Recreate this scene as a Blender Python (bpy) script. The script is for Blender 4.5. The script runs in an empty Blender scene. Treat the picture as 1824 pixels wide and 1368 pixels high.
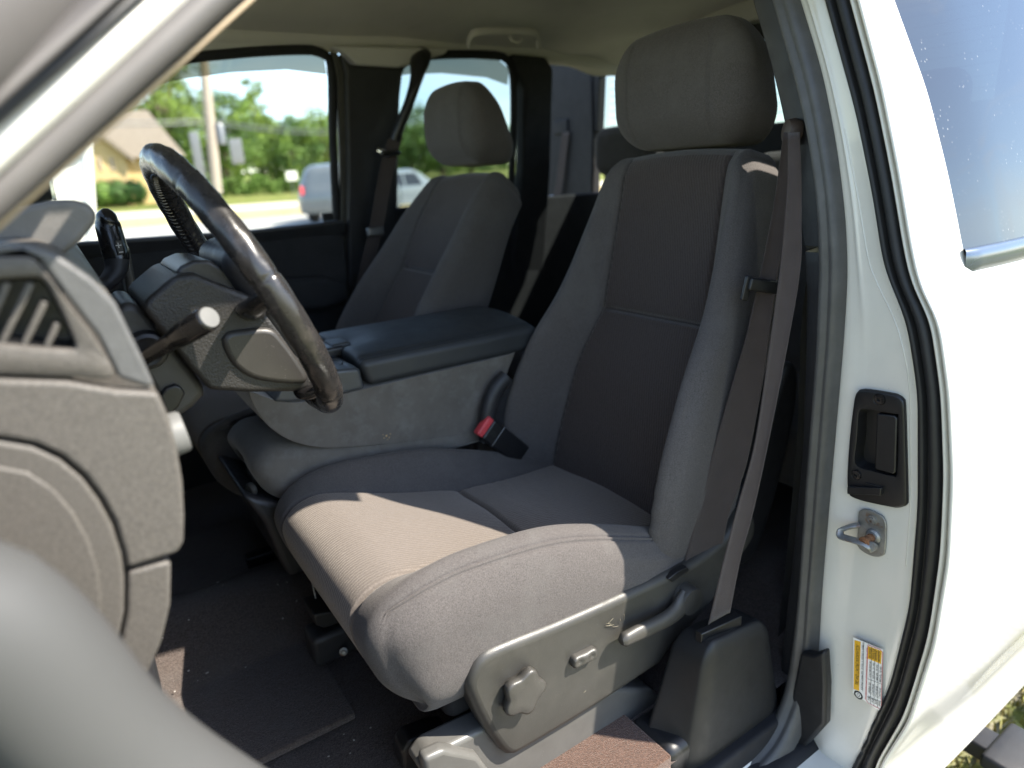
import bpy, bmesh, math, random
import numpy as np
from mathutils import Matrix, Vector
random.seed(7); RNG = np.random.default_rng(7)
S = bpy.context.scene
COL = S.collection

# ------------------------------------------------------------------ camera, sky, sun, exposure
# world axes: X towards the rear of the truck, Y across the cab, Z up; the camera stands at the origin, ground about 1.55 m below
F, CX, CY = 1180.0, 912.0, 684.0                      # focal length and centre of the photograph in its own pixels
_y = np.array([88 - CX, CY - 360, -F]); _y /= np.linalg.norm(_y)
_h = -(F * F + (2788 - CX) * (88 - CX)) / (CY - 360)
_x = np.array([2788 - CX, _h, -F]); _x /= np.linalg.norm(_x)
ROT = np.array([_x, _y, np.cross(_x, _y)])            # camera axes in world space
cam_data = bpy.data.cameras.new('camera')
cam = bpy.data.objects.new('camera', cam_data); COL.objects.link(cam); S.camera = cam
M = Matrix.Identity(4)
for i in range(3):
    for j in range(3): M[i][j] = ROT[i, j]
cam.matrix_world = M
cam_data.sensor_width = 36; cam_data.lens = F / 1824 * 36
cam_data.clip_start = .01; cam_data.clip_end = 2000
cam_data.dof.use_dof = True; cam_data.dof.focus_distance = 1.03; cam_data.dof.aperture_fstop = 2.3

SUN = np.array([1.0, -.88, 1.46]); SUN /= np.linalg.norm(SUN)
EL = math.asin(SUN[2]); AZ = math.atan2(SUN[0], SUN[1])
W = bpy.data.worlds.new('World'); S.world = W; W.use_nodes = True
nt = W.node_tree; bg = nt.nodes['Background']; bg.inputs['Strength'].default_value = .148
sky = nt.nodes.new('ShaderNodeTexSky'); sky.sky_type = 'NISHITA'; sky.sun_disc = False
sky.sun_elevation = EL; sky.sun_rotation = AZ; sky.air_density = 1.0; sky.dust_density = .5; sky.ozone_density = 1.4
tc = nt.nodes.new('ShaderNodeTexCoord'); mp = nt.nodes.new('ShaderNodeMapping'); mp.inputs['Scale'].default_value = (1.2, 2.6, 5.5)
mp.inputs['Rotation'].default_value = (.25, .1, .5)
nz = nt.nodes.new('ShaderNodeTexNoise'); nz.inputs['Scale'].default_value = 1.5; nz.inputs['Detail'].default_value = 8; nz.inputs['Roughness'].default_value = .62
nz.inputs['Distortion'].default_value = .7
cr = nt.nodes.new('ShaderNodeValToRGB'); cr.color_ramp.elements[0].position = .47; cr.color_ramp.elements[1].position = .82
cr.color_ramp.elements[1].color = (.75, .75, .75, 1)
mx = nt.nodes.new('ShaderNodeMixRGB'); mx.inputs[2].default_value = (6.2, 6.3, 6.5, 1)
L = nt.links.new
L(tc.outputs['Generated'], mp.inputs[0]); L(mp.outputs[0], nz.inputs['Vector']); L(nz.outputs['Fac'], cr.inputs[0])
L(cr.outputs[0], mx.inputs[0]); L(sky.outputs[0], mx.inputs[1]); L(mx.outputs[0], bg.inputs['Color'])
sd = bpy.data.lights.new('sun', 'SUN'); sd.energy = 4.7; sd.angle = math.radians(.53); sd.color = (1, .93, .82)
so = bpy.data.objects.new('sun', sd); COL.objects.link(so)
so.rotation_euler = Vector(SUN).to_track_quat('Z', 'Y').to_euler(); so.location = (3, -3, 5)
S.view_settings.view_transform = 'Standard'; S.view_settings.look = 'None'; S.view_settings.gamma = 1
S.view_settings.exposure = 1.6
S.render.engine = 'CYCLES'
S.cycles.use_denoising = True
S.cycles.max_bounces = 10; S.cycles.diffuse_bounces = 5; S.cycles.glossy_bounces = 4; S.cycles.transparent_max_bounces = 12
S.cycles.caustics_reflective = False; S.cycles.caustics_refractive = False; S.cycles.sample_clamp_indirect = 6

# ------------------------------------------------------------------ helpers
def at(u, v, x=None, y=None, z=None):                 # the point of a plane x=, y= or z= that the photograph shows at pixel (u, v)
    d = ROT @ np.array([(u - CX) / F, -(v - CY) / F, -1.0])
    t = x / d[0] if x is not None else y / d[1] if y is not None else z / d[2]
    return d * t
def atl(pts, **k): return np.array([at(u, v, **k) for u, v in pts])
def spline(P, n, closed=False):                       # Catmull-Rom through the points, evenly resampled
    P = np.asarray(P, float); N = len(P)
    if closed: Q = np.vstack([P[-1], P, P[0], P[1]])
    else: Q = np.vstack([2 * P[0] - P[1], P, 2 * P[-1] - P[-2]])
    out = []
    for i in range(1, len(Q) - 2):
        a, b, c, d = Q[i - 1], Q[i], Q[i + 1], Q[i + 2]
        for t in np.linspace(0, 1, 16, endpoint=False):
            out.append(.5 * (2 * b + (c - a) * t + (2 * a - 5 * b + 4 * c - d) * t * t + (3 * b - a - 3 * c + d) * t ** 3))
    out.append(Q[-2]); out = np.array(out)
    l = np.r_[0, np.cumsum(np.linalg.norm(np.diff(out, axis=0), axis=1))]
    s = np.linspace(0, l[-1], n + 1)[:-1] if closed else np.linspace(0, l[-1], n)
    return np.stack([np.interp(s, l, out[:, k]) for k in range(out.shape[1])], 1)
def sm(a, b, x): t = np.clip((np.asarray(x, float) - a) / (b - a), 0, 1); return t * t * (3 - 2 * t)
def bump1(x, c, s): return np.exp(-((x - c) / s) ** 2)
def smi(x, xs, ys):                                    # smooth interpolation through a table
    xs, ys = np.asarray(xs, float), np.asarray(ys, float); x = np.clip(x, xs[0], xs[-1]); i = np.clip(np.searchsorted(xs, x) - 1, 0, len(xs) - 2)
    m = np.gradient(ys, xs); h = xs[i + 1] - xs[i]; t = (x - xs[i]) / h
    return (2 * t ** 3 - 3 * t ** 2 + 1) * ys[i] + (t ** 3 - 2 * t ** 2 + t) * h * m[i] + (-2 * t ** 3 + 3 * t ** 2) * ys[i + 1] + (t ** 3 - t ** 2) * h * m[i + 1]
def wave3(P, k, seed):                                # cheap smooth noise from a sum of sines
    r = np.random.default_rng(seed); o = 0
    for i in range(7):
        d = r.normal(size=3); d /= np.linalg.norm(d)
        o = o + np.sin(P @ d * k * r.uniform(.6, 1.9) + r.uniform(0, 6.3))
    return o / 7
BASE = {}
def tags(o, label=None, cat=None, group=None, kind=None):
    if label: o['label'] = label
    if cat: o['category'] = cat
    if group: o['group'] = group
    if kind: o['kind'] = kind
    return o
def thing(name, label, cat, base, group=None):
    o = bpy.data.objects.new(name, None); COL.objects.link(o); o.empty_display_size = .05
    o.location = [float(c) for c in base]; BASE[o] = Vector(o.location)
    return tags(o, label, cat, group)
def link(name, me, parent=None, mat=None):
    o = bpy.data.objects.new(name, me); COL.objects.link(o)
    if mat is not None and not me.materials: me.materials.append(mat)
    if parent is not None:
        o.parent = parent
        if parent in BASE: o.matrix_parent_inverse = Matrix.Translation(-BASE[parent])
    return o
def mesh(name, V, Fc, mat, parent=None, smooth=True, angle=None):
    me = bpy.data.meshes.new(name)
    me.from_pydata([tuple(map(float, v)) for v in V], [], [tuple(map(int, f)) for f in Fc])
    bm = bmesh.new(); bm.from_mesh(me); bmesh.ops.recalc_face_normals(bm, faces=bm.faces); bm.to_mesh(me); bm.free()
    if smooth:
        me.polygons.foreach_set('use_smooth', [True] * len(me.polygons))
        if angle: me.set_sharp_from_angle(angle=math.radians(angle))
    me.update()
    return link(name, me, parent, mat)
def grid(name, A, mat, parent=None, close_u=False, thick=0, angle=None, off=-1):
    A = np.asarray(A); n, m = A.shape[:2]
    f = [(i * m + j, i * m + (j + 1) % m, (i + 1) * m + (j + 1) % m, (i + 1) * m + j) for i in range(n - 1) for j in range(m if close_u else m - 1)]
    o = mesh(name, A.reshape(-1, 3), f, mat, parent, True, angle)
    if thick:
        s = o.modifiers.new('solid', 'SOLIDIFY'); s.thickness = thick; s.offset = off
    return o
def axis(lo, hi, r, ne=5, nm=8, extra=()):
    th = np.linspace(math.pi / 4, 0, ne)
    a = list(lo + r - r * np.tan(th)) + list(np.linspace(lo + r, hi - r, nm)) + list(hi - r + r * np.tan(th)) + list(extra)
    a = np.sort(np.array(a)); keep = [a[0]]
    for t in a[1:]:
        if t - keep[-1] > 6e-4: keep.append(t)
    keep[-1] = hi
    return np.array(keep)
def lattice(xs, ys, zs):
    idx = {}; P = []; Q = []; C = []
    def vid(i, j, k):
        if (i, j, k) not in idx: idx[(i, j, k)] = len(P); P.append((xs[i], ys[j], zs[k]))
        return idx[(i, j, k)]
    nx, ny, nz_ = len(xs) - 1, len(ys) - 1, len(zs) - 1
    for i in range(nx):
        for j in range(ny):
            for k, s in ((0, -1), (nz_, 1)): Q.append([vid(i, j, k), vid(i + 1, j, k), vid(i + 1, j + 1, k), vid(i, j + 1, k)][::s]); C.append((2, s))
    for i in range(nx):
        for k in range(nz_):
            for j, s in ((0, 1), (ny, -1)): Q.append([vid(i, j, k), vid(i + 1, j, k), vid(i + 1, j, k + 1), vid(i, j, k + 1)][::s]); C.append((1, -s))
    for j in range(ny):
        for k in range(nz_):
            for i, s in ((0, -1), (nx, 1)): Q.append([vid(i, j, k), vid(i, j + 1, k), vid(i, j + 1, k + 1), vid(i, j, k + 1)][::s]); C.append((0, s))
    return np.array(P), np.array(Q), C
def rounded(P, lo, hi, r, nrm=False):
    lo, hi = np.array(lo), np.array(hi); r = np.broadcast_to(np.array(r, float), (3,))
    q = np.clip(P, lo + r, hi - r); d = (P - q) / r
    n = d / np.maximum(np.linalg.norm(d, axis=1, keepdims=True), 1e-9)
    return (q + n * r, n) if nrm else q + n * r
def rbox(name, lo, hi, r, mat, parent=None, warp=None, ne=4, nm=(4, 4, 4), top=None):
    lo, hi = np.minimum(lo, hi).astype(float), np.maximum(lo, hi).astype(float)
    r = min(r, float(np.min(hi - lo)) / 2.02)
    A = [axis(lo[k], hi[k], r, ne, nm[k]) for k in range(3)]
    P, Q, C = lattice(*A); P2 = rounded(P, lo, hi, r)
    if warp is not None: P2 = warp(P2)
    return mesh(name, P2, Q, mat, parent)
def prism(name, poly, to3, d0, d1, mat, parent=None, bevel=.004, seg=3, angle=35):
    poly = np.asarray(poly); n = len(poly)
    V = [to3(a, b, d0) for a, b in poly] + [to3(a, b, d1) for a, b in poly]
    Fc = [tuple(range(n))[::-1], tuple(range(n, 2 * n))] + [(i, (i + 1) % n, n + (i + 1) % n, n + i) for i in range(n)]
    o = mesh(name, V, Fc, mat, parent, True, angle)
    if bevel:
        b = o.modifiers.new('bevel', 'BEVEL'); b.width = bevel; b.segments = seg; b.limit_method = 'ANGLE'; b.angle_limit = math.radians(32); b.harden_normals = False
    return o
def xz(a, b, d): return (a, d, b)
def yz(a, b, d): return (d, a, b)
def pxy(pts, y): return atl(pts, y=y)[:, [0, 2]]       # outline in a lengthwise upright plane
def pxx(pts, x): return atl(pts, x=x)[:, [1, 2]]       # outline in a crosswise upright plane
def frames(P, up=(0, 0, 1)):
    T = np.gradient(P, axis=0); T /= np.linalg.norm(T, axis=1, keepdims=True)
    up = np.broadcast_to(np.array(up, float), P.shape)
    A = np.cross(T, up); A /= np.maximum(np.linalg.norm(A, axis=1, keepdims=True), 1e-9)
    return T, A, np.cross(A, T)
def tube(name, P, r, mat, parent=None, n=14, up=(0, 0, 1), rb=None, caps=True, ret=False):
    P = np.asarray(P, float); m = len(P)
    r = np.broadcast_to(np.array(r, float), (m,)); rb = r if rb is None else np.broadcast_to(np.array(rb, float), (m,))
    T, A, B = frames(P, up)
    th = np.linspace(0, 2 * math.pi, n, endpoint=False)
    rings = [P[i] + np.outer(np.cos(th) * r[i], A[i]) + np.outer(np.sin(th) * rb[i], B[i]) for i in range(m)]
    V = np.vstack(rings)
    Fc = [(i * n + j, i * n + (j + 1) % n, (i + 1) * n + (j + 1) % n, (i + 1) * n + j) for i in range(m - 1) for j in range(n)]
    if caps: Fc += [tuple(range(n))[::-1], tuple(range((m - 1) * n, m * n))]
    if ret: return V, Fc
    return mesh(name, V, Fc, mat, parent, True, 50)
def lathe(name, prof, c, ax, mat, parent=None, n=24, angle=40):     # prof: (radius, height along ax)
    ax = np.array(ax, float); ax /= np.linalg.norm(ax)
    a = np.cross(ax, (0, 0, 1) if abs(ax[2]) < .9 else (1, 0, 0)); a /= np.linalg.norm(a); b = np.cross(ax, a)
    th = np.linspace(0, 2 * math.pi, n, endpoint=False)
    A = np.array([[np.array(c) + ax * h + r * (math.cos(t) * a + math.sin(t) * b) for t in th] for r, h in prof])
    return grid(name, A, mat, parent, close_u=True, angle=angle)
def strap(name, P, w, wd, mat, parent=None, t=.0014):               # a flat belt along P, wd = direction across it
    P = np.asarray(P, float); wd = np.broadcast_to(np.array(wd, float), P.shape); wd = wd / np.linalg.norm(wd, axis=1, keepdims=True)
    w = np.broadcast_to(np.array(w, float), (len(P),))
    ks = np.array([-1, -.93, -.85, -.4, 0, .4, .85, .93, 1]); T = np.gradient(P, axis=0); N = np.cross(T, wd); N /= np.linalg.norm(N, axis=1, keepdims=True)
    lift = np.array([.0, .0006, 0, 0, 0, 0, 0, .0006, 0])
    A = np.array([[P[i] + wd[i] * k * w[i] / 2 + N[i] * l for k, l in zip(ks, lift)] for i in range(len(P))])
    return grid(name, A, mat, parent, thick=t, off=0)
def joined(name, parts, mat, parent=None, smooth=True, angle=40):
    V = []; Fc = []
    for v, f in parts:
        o = len(V); V += list(v); Fc += [tuple(i + o for i in q) for q in f]
    return mesh(name, V, Fc, mat, parent, smooth, angle)
def boxvf(lo, hi):
    x0, y0, z0 = lo; x1, y1, z1 = hi
    return ([(x0, y0, z0), (x1, y0, z0), (x1, y1, z0), (x0, y1, z0), (x0, y0, z1), (x1, y0, z1), (x1, y1, z1), (x0, y1, z1)],
            [(3, 2, 1, 0), (4, 5, 6, 7), (0, 1, 5, 4), (1, 2, 6, 5), (2, 3, 7, 6), (3, 0, 4, 7)])

# ------------------------------------------------------------------ materials
def mat(name, col, rough=.6, var=.12, vscale=30, bumps=(), metal=0, coat=0, sheen=0, spec=.5, specks=None, stain=None, wave=None, sheen_tint=None, rvar=0, trans=None):
    m = bpy.data.materials.new(name); m.use_nodes = True; t = m.node_tree; p = t.nodes['Principled BSDF']; lk = t.links.new
    co = t.nodes.new('ShaderNodeTexCoord')
    def noise(s, d=4, rg=.6):
        n = t.nodes.new('ShaderNodeTexNoise'); n.inputs['Scale'].default_value = s; n.inputs['Detail'].default_value = d; n.inputs['Roughness'].default_value = rg
        lk(co.outputs['Object'], n.inputs['Vector']); return n.outputs['Fac']
    def ramp(src, a, b):
        r = t.nodes.new('ShaderNodeMapRange'); r.inputs['From Min'].default_value = a; r.inputs['From Max'].default_value = b; lk(src, r.inputs[0]); return r.outputs[0]
    def mixc(f, a, b):
        x = t.nodes.new('ShaderNodeMixRGB')
        lk(f, x.inputs[0])
        for k, c in ((1, a), (2, b)):
            if hasattr(c, 'node'): lk(c, x.inputs[k])
            else: x.inputs[k].default_value = (*c, 1)
        return x.outputs[0]
    c = mixc(ramp(noise(vscale), .3, .7), tuple(max(0, k * (1 - var)) for k in col), tuple(k * (1 + var) for k in col))
    if stain: c = mixc(ramp(noise(stain[0], 6, .7), stain[2], stain[3]), c, stain[1])
    if wave:
        w = t.nodes.new('ShaderNodeTexWave'); w.wave_type = 'BANDS'; w.bands_direction = wave[0]; w.inputs['Scale'].default_value = wave[1]
        w.inputs['Distortion'].default_value = wave[2]; w.inputs['Detail'].default_value = 3; w.inputs['Detail Scale'].default_value = wave[3]
        wm = t.nodes.new('ShaderNodeMapping'); wm.inputs['Rotation'].default_value = wave[6] if len(wave) > 6 else (0, 0, 0)
        lk(co.outputs['Object'], wm.inputs[0]); lk(wm.outputs[0], w.inputs['Vector'])
        k = wave[4]; c = mixc(w.outputs['Fac'], mixc(ramp(noise(vscale), .3, .7), tuple(q * (1 - k) for q in col), tuple(q * (1 - k * .6) for q in col)), c)
    if specks:                                        # (scale, size, colour): dust and lint
        v = t.nodes.new('ShaderNodeTexVoronoi'); v.inputs['Scale'].default_value = specks[0]; lk(co.outputs['Object'], v.inputs['Vector'])
        s = ramp(v.outputs['Distance'], specks[1], specks[1] * .5)
        g = t.nodes.new('ShaderNodeMath'); g.operation = 'MULTIPLY'; lk(s, g.inputs[0]); lk(ramp(noise(specks[0] * .12, 3), .47, .62), g.inputs[1])
        c = mixc(g.outputs[0], c, specks[2])
    lk(c, p.inputs['Base Color'])
    p.inputs['Metallic'].default_value = metal; p.inputs['Specular IOR Level'].default_value = spec
    if rvar: 
        rr = t.nodes.new('ShaderNodeMapRange'); rr.inputs['From Min'].default_value = .3; rr.inputs['From Max'].default_value = .7
        rr.inputs['To Min'].default_value = max(0, rough - rvar); rr.inputs['To Max'].default_value = min(1, rough + rvar); lk(noise(vscale * 1.7, 6), rr.inputs[0]); lk(rr.outputs[0], p.inputs['Roughness'])
    else: p.inputs['Roughness'].default_value = rough
    p.inputs['Coat Weight'].default_value = coat; p.inputs['Coat Roughness'].default_value = .06
    if sheen:
        p.inputs['Sheen Weight'].default_value = sheen; p.inputs['Sheen Roughness'].default_value = .45
        p.inputs['Sheen Tint'].default_value = (*(sheen_tint or (1, .95, .9)), 1)
    prev = None
    if wave: bumps = list(bumps) + [('w', wave[5], .0012)]
    for b in bumps:
        n = t.nodes.new('ShaderNodeBump'); n.inputs['Strength'].default_value = b[1]; n.inputs['Distance'].default_value = b[2]
        if b[0] == 'w': lk(w.outputs['Fac'], n.inputs['Height'])
        elif b[0] < 0:
            v = t.nodes.new('ShaderNodeTexVoronoi'); v.inputs['Scale'].default_value = -b[0]; lk(co.outputs['Object'], v.inputs['Vector']); lk(v.outputs['Distance'], n.inputs['Height'])
        else: lk(noise(b[0], 3), n.inputs['Height'])
        if prev: lk(prev, n.inputs['Normal'])
        prev = n.outputs[0]
    if prev: lk(prev, p.inputs['Normal'])
    return m
def glass(name, tint, refl=1.0, ior=1.5, spots=False):
    m = bpy.data.materials.new(name); m.use_nodes = True; t = m.node_tree; lk = t.links.new
    t.nodes.remove(t.nodes['Principled BSDF']); out = t.nodes['Material Output']
    tr = t.nodes.new('ShaderNodeBsdfTransparent'); tr.inputs[0].default_value = (*tint, 1)
    gl = t.nodes.new('ShaderNodeBsdfGlossy'); gl.inputs['Roughness'].default_value = .005; gl.inputs[0].default_value = (refl, refl, refl, 1)
    fr = t.nodes.new('ShaderNodeFresnel'); 
    ge = t.nodes.new('ShaderNodeNewGeometry'); mr0 = t.nodes.new('ShaderNodeMapRange'); mr0.inputs['To Min'].default_value = ior; mr0.inputs['To Max'].default_value = 1 / ior
    lk(ge.outputs['Backfacing'], mr0.inputs[0]); lk(mr0.outputs[0], fr.inputs['IOR'])      # the same pane from either side
    mi = t.nodes.new('ShaderNodeMixShader'); lk(fr.outputs[0], mi.inputs[0]); lk(tr.outputs[0], mi.inputs[1]); lk(gl.outputs[0], mi.inputs[2])
    res = mi.outputs[0]
    if spots:
        co = t.nodes.new('ShaderNodeTexCoord'); v = t.nodes.new('ShaderNodeTexVoronoi'); v.inputs['Scale'].default_value = 95; v.inputs['Randomness'].default_value = 1; lk(co.outputs['Object'], v.inputs['Vector'])
        mr = t.nodes.new('ShaderNodeMapRange'); mr.inputs['From Min'].default_value = .20; mr.inputs['From Max'].default_value = .02; lk(v.outputs['Distance'], mr.inputs[0])
        n = t.nodes.new('ShaderNodeTexNoise'); n.inputs['Scale'].default_value = 17; lk(co.outputs['Object'], n.inputs['Vector'])
        m2 = t.nodes.new('ShaderNodeMapRange'); m2.inputs['From Min'].default_value = .5; m2.inputs['From Max'].default_value = .66; m2.inputs['To Max'].default_value = .35; lk(n.outputs['Fac'], m2.inputs[0])
        mu = t.nodes.new('ShaderNodeMath'); mu.operation = 'MULTIPLY'; lk(mr.outputs[0], mu.inputs[0]); lk(m2.outputs[0], mu.inputs[1])
        df = t.nodes.new('ShaderNodeBsdfDiffuse'); df.inputs[0].default_value = (.6, .6, .6, 1)
        m3 = t.nodes.new('ShaderNodeMixShader'); lk(mu.outputs[0], m3.inputs[0]); lk(res, m3.inputs[1]); lk(df.outputs[0], m3.inputs[2]); res = m3.outputs[0]
    lk(res, out.inputs[0]); return m

GRAIN = [(-750, .22, .0006), (90, .05, .002)]
M_BOL = mat('bolster_cloth', (.086, .078, .075), .95, .30, 520, [(900, .5, .0008), (260, .3, .0012), (14, .25, .006)], sheen=.14, spec=.1, specks=(210, .075, (.30, .28, .26)), stain=(8, (.105, .099, .094), .5, .78))
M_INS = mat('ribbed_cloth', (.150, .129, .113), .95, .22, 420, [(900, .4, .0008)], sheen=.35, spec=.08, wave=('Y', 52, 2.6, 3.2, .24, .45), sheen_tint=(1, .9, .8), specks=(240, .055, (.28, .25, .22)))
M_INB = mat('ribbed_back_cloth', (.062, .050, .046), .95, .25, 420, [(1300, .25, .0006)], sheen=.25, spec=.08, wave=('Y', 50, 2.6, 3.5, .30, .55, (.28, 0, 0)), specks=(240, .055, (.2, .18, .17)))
M_PLD = mat('dark_plastic', (.022, .022, .024), .48, .1, 25, GRAIN, spec=.45, rvar=.08, specks=(300, .06, (.16, .15, .14)))
M_PLG = mat('grey_plastic', (.040, .038, .034), .45, .1, 18, GRAIN, spec=.5, rvar=.08, specks=(260, .07, (.3, .28, .25)), stain=(16, (.052, .049, .043), .5, .75))
M_DASH = mat('dash_plastic', (.086, .078, .069), .55, .30, 420, [(-600, .3, .0009)], spec=.45, specks=(200, .07, (.32, .3, .27)))
M_BLK = mat('black_plastic', (.010, .010, .011), .38, .15, 40, [(-900, .15, .0004)], spec=.5, rvar=.06)
M_DEEP = mat('black_trim', (.020, .020, .022), .75, .2, 20, [(-700, .2, .0005)], spec=.25)
M_GLOS = mat('gloss_black', (.012, .011, .011), .22, .2, 40, [(150, .08, .001)], spec=.55, rvar=.10, specks=(330, .07, (.3, .26, .22)))
M_LEA = mat('wheel_leather', (.020, .0185, .018), .27, .18, 26, [(420, .10, .0008), (60, .15, .0015)], spec=.6, rvar=.12, specks=(330, .085, (.34, .29, .25)), stain=(40, (.05, .042, .038), .52, .72))
M_VIN = mat('console_vinyl', (.024, .027, .030), .5, .12, 18, [(-520, .22, .0006)], spec=.5, rvar=.06)
M_CLO = mat('console_cloth', (.122, .112, .100), .95, .12, 18, [(1100, .35, .0006)], sheen=.3, spec=.08, stain=(22, (.155, .148, .138), .5, .7), specks=(230, .06, (.3, .28, .25)))
M_WHT = mat('white_paint', (.665, .648, .595), .25, .03, 6, [(3, .03, .01)], coat=.7, spec=.5, specks=(60, .05, (.38, .36, .33)), stain=(5, (.62, .605, .56), .52, .8))
M_RUB = mat('rubber_seal', (.065, .064, .062), .5, .15, 30, [(300, .12, .0008)], spec=.45, rvar=.1, specks=(180, .06, (.25, .24, .22)))
M_RUBB = mat('black_rubber', (.014, .014, .015), .5, .2, 40, [(300, .1, .0006)], spec=.4)
M_ZINC = mat('zinc_metal', (.30, .30, .29), .5, .2, 60, [(220, .2, .0008)], metal=.75, rvar=.15, stain=(55, (.26, .13, .06), .56, .68))
M_RUST = mat('rusty_steel', (.24, .11, .05), .8, .3, 200, [(400, .4, .001)], metal=.2)
M_STL = mat('dull_steel', (.20, .20, .20), .42, .2, 40, [(200, .1, .0006)], metal=.8, rvar=.12)
M_CHR = mat('bright_metal', (.75, .75, .75), .12, .05, 20, metal=1)
M_CARP = mat('carpet_pile', (.086, .068, .060), 1, .5, 300, [(420, .9, .004), (60, .4, .006)], spec=.02, sheen=.25, specks=(150, .05, (.35, .33, .3)), stain=(7, (.095, .082, .075), .5, .75))
M_CARB = mat('brown_carpet', (.095, .055, .040), 1, .45, 350, [(420, .9, .004)], spec=.02, sheen=.3)
M_WEB = mat('belt_webbing', (.064, .050, .046), .8, .08, 30, [(900, .2, .0005)], spec=.25, wave=('Z', 200, 0, 1, .3, .5), sheen=.15)
M_HEAD = mat('headliner_cloth', (.48, .46, .45), .95, .06, 8, [(900, .3, .0006)], spec=.05, stain=(4, (.43, .41, .40), .5, .7))
M_RED = mat('red_button', (.62, .06, .07), .45, .15, 60, spec=.5)
M_GLS = glass('clear_glass', (.93, .96, .94))
M_TINT = glass('tinted_glass', (.022, .027, .027), ior=1.72, spots=True)
M_LTINT = glass('rear_glass', (.42, .48, .48))
M_YEL = mat('label_yellow', (.75, .42, .02), .45, .03, 40)
M_LBL = mat('label_white', (.80, .80, .78), .3, .02, 40, coat=.4)
M_INK = mat('label_black', (.02, .02, .02), .5, .05, 40)
M_REDI = mat('label_red', (.5, .06, .06), .5, .05, 40)
M_SHADE = mat('pillar_shade_grey', (.066, .066, .065), .55, .03, 8, spec=.3)  # hinge pillar's white paint darkened to grey, shade put into the colour
M_CREAM = mat('painted_flange', (.60, .58, .52), .35, .05, 30, coat=.4)
M_MARK = mat('print_white', (.6, .6, .6), .6, .02, 30)

# ------------------------------------------------------------------ rear access door (its front edge is the white jamb)
ZR = np.linspace(-1.13, .30, 150)
def curve(pts, x, sig=3):
    p = atl(pts, x=x); o = np.argsort(p[:, 2]); y = np.interp(ZR, p[o, 2], p[o, 1])
    sl = (p[o][-1, 1] - p[o][-2, 1]) / (p[o][-1, 2] - p[o][-2, 2]); hi = ZR > p[o][-1, 2]; y[hi] = p[o][-1, 1] + sl * (ZR[hi] - p[o][-1, 2])
    k = np.exp(-.5 * (np.arange(-8, 9) / sig) ** 2); k /= k.sum()
    return np.convolve(np.r_[[y[0]] * 8, y, [y[-1]] * 8], k, 'valid')
Y_EXT = curve([(1530, 0), (1570, 150), (1600, 300), (1625, 450), (1640, 515), (1672, 570), (1690, 700), (1697, 850), (1690, 1000), (1665, 1150), (1620, 1290), (1570, 1368)], .97, 1.8)
Y_JO = curve([(1475, 0), (1530, 200), (1560, 350), (1580, 480), (1620, 570), (1640, 700), (1640, 900), (1625, 1080), (1590, 1220), (1540, 1330), (1520, 1368)], .985, 2.2)
Y_JI = curve([(1425, 0), (1465, 130), (1490, 260), (1505, 380), (1510, 480), (1503, 600), (1481, 852), (1464, 1049), (1458, 1161), (1452, 1260), (1440, 1368)], .985)
Y_SI = curve([(1385, 0), (1410, 90), (1435, 180), (1452, 260), (1465, 350), (1468, 465), (1464, 600), (1442, 880), (1428, 1077), (1410, 1190), (1396, 1245), (1385, 1301)], .985)
Y_TI = curve([(1340, 0), (1375, 120), (1400, 230), (1415, 330), (1430, 420), (1437, 480), (1437, 600), (1430, 800), (1412, 1000), (1395, 1150)], 1.0)
def yext(z): return np.interp(z, ZR, Y_EXT)
DOOR = thing('rear_access_door', 'white rear access door of the pickup with tinted window, black latch handle on its front edge', 'truck door', (1.5, .4, -1.13))
def rows(fn): return np.array([[(*p, z) for p in fn(i)] for i, z in enumerate(ZR)])
# white jamb: rolled inner lip, shallow bead, flat land, rounded outer edge
def jamb(i):
    a, b = Y_JI[i], Y_JO[i]; w = a - b; z = ZR[i]
    dish = .004 * sm(-.2, -.3, z) * sm(-1.0, -.8, z)
    out = [(1.012, a + .014), (.992, a + .006), (.9858, a), (.9852, a - min(.004, .04 * w)), (.9850, a - min(.009, .09 * w))]
    for t in (.12, .2, .27, .31, .35, .42, .55, .7, .8, .88): 
        out.append((.985 + dish * math.sin(math.pi * min(1, max(0, (t - .12) / .76))) * (1 if t < .4 else .7) - .0025 * math.exp(-((t - .31) / .04) ** 2) * float(sm(-.38, -.10, z)), a - w * t))
    out += [(.9856, a - w * .94), (.9875, b + .0015), (.992, b - .001), (1.0, b - .002)]
    return out
J = rows(jamb)
lump = np.exp(-((J[:, :, 2] + 1.03) / .035) ** 2) * np.exp(-((J[:, :, 1] - .505) / .03) ** 2)
J[:, :, 0] -= .012 * lump; J[:, :, 0] -= .003 * np.exp(-((J[:, :, 2] + .92) / .05) ** 2) * sm(.49, .53, J[:, :, 1])
JAMB = J
sx_ = [i for i, z in enumerate(ZR) if -.62 < z < .05]
tube('seam_sealer', np.array([(.9850, Y_JO[i] + .014 + .012 * sm(-.3, -.15, ZR[i]), ZR[i]) for i in sx_]), .0011, M_WHT, DOOR, 6)
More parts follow.
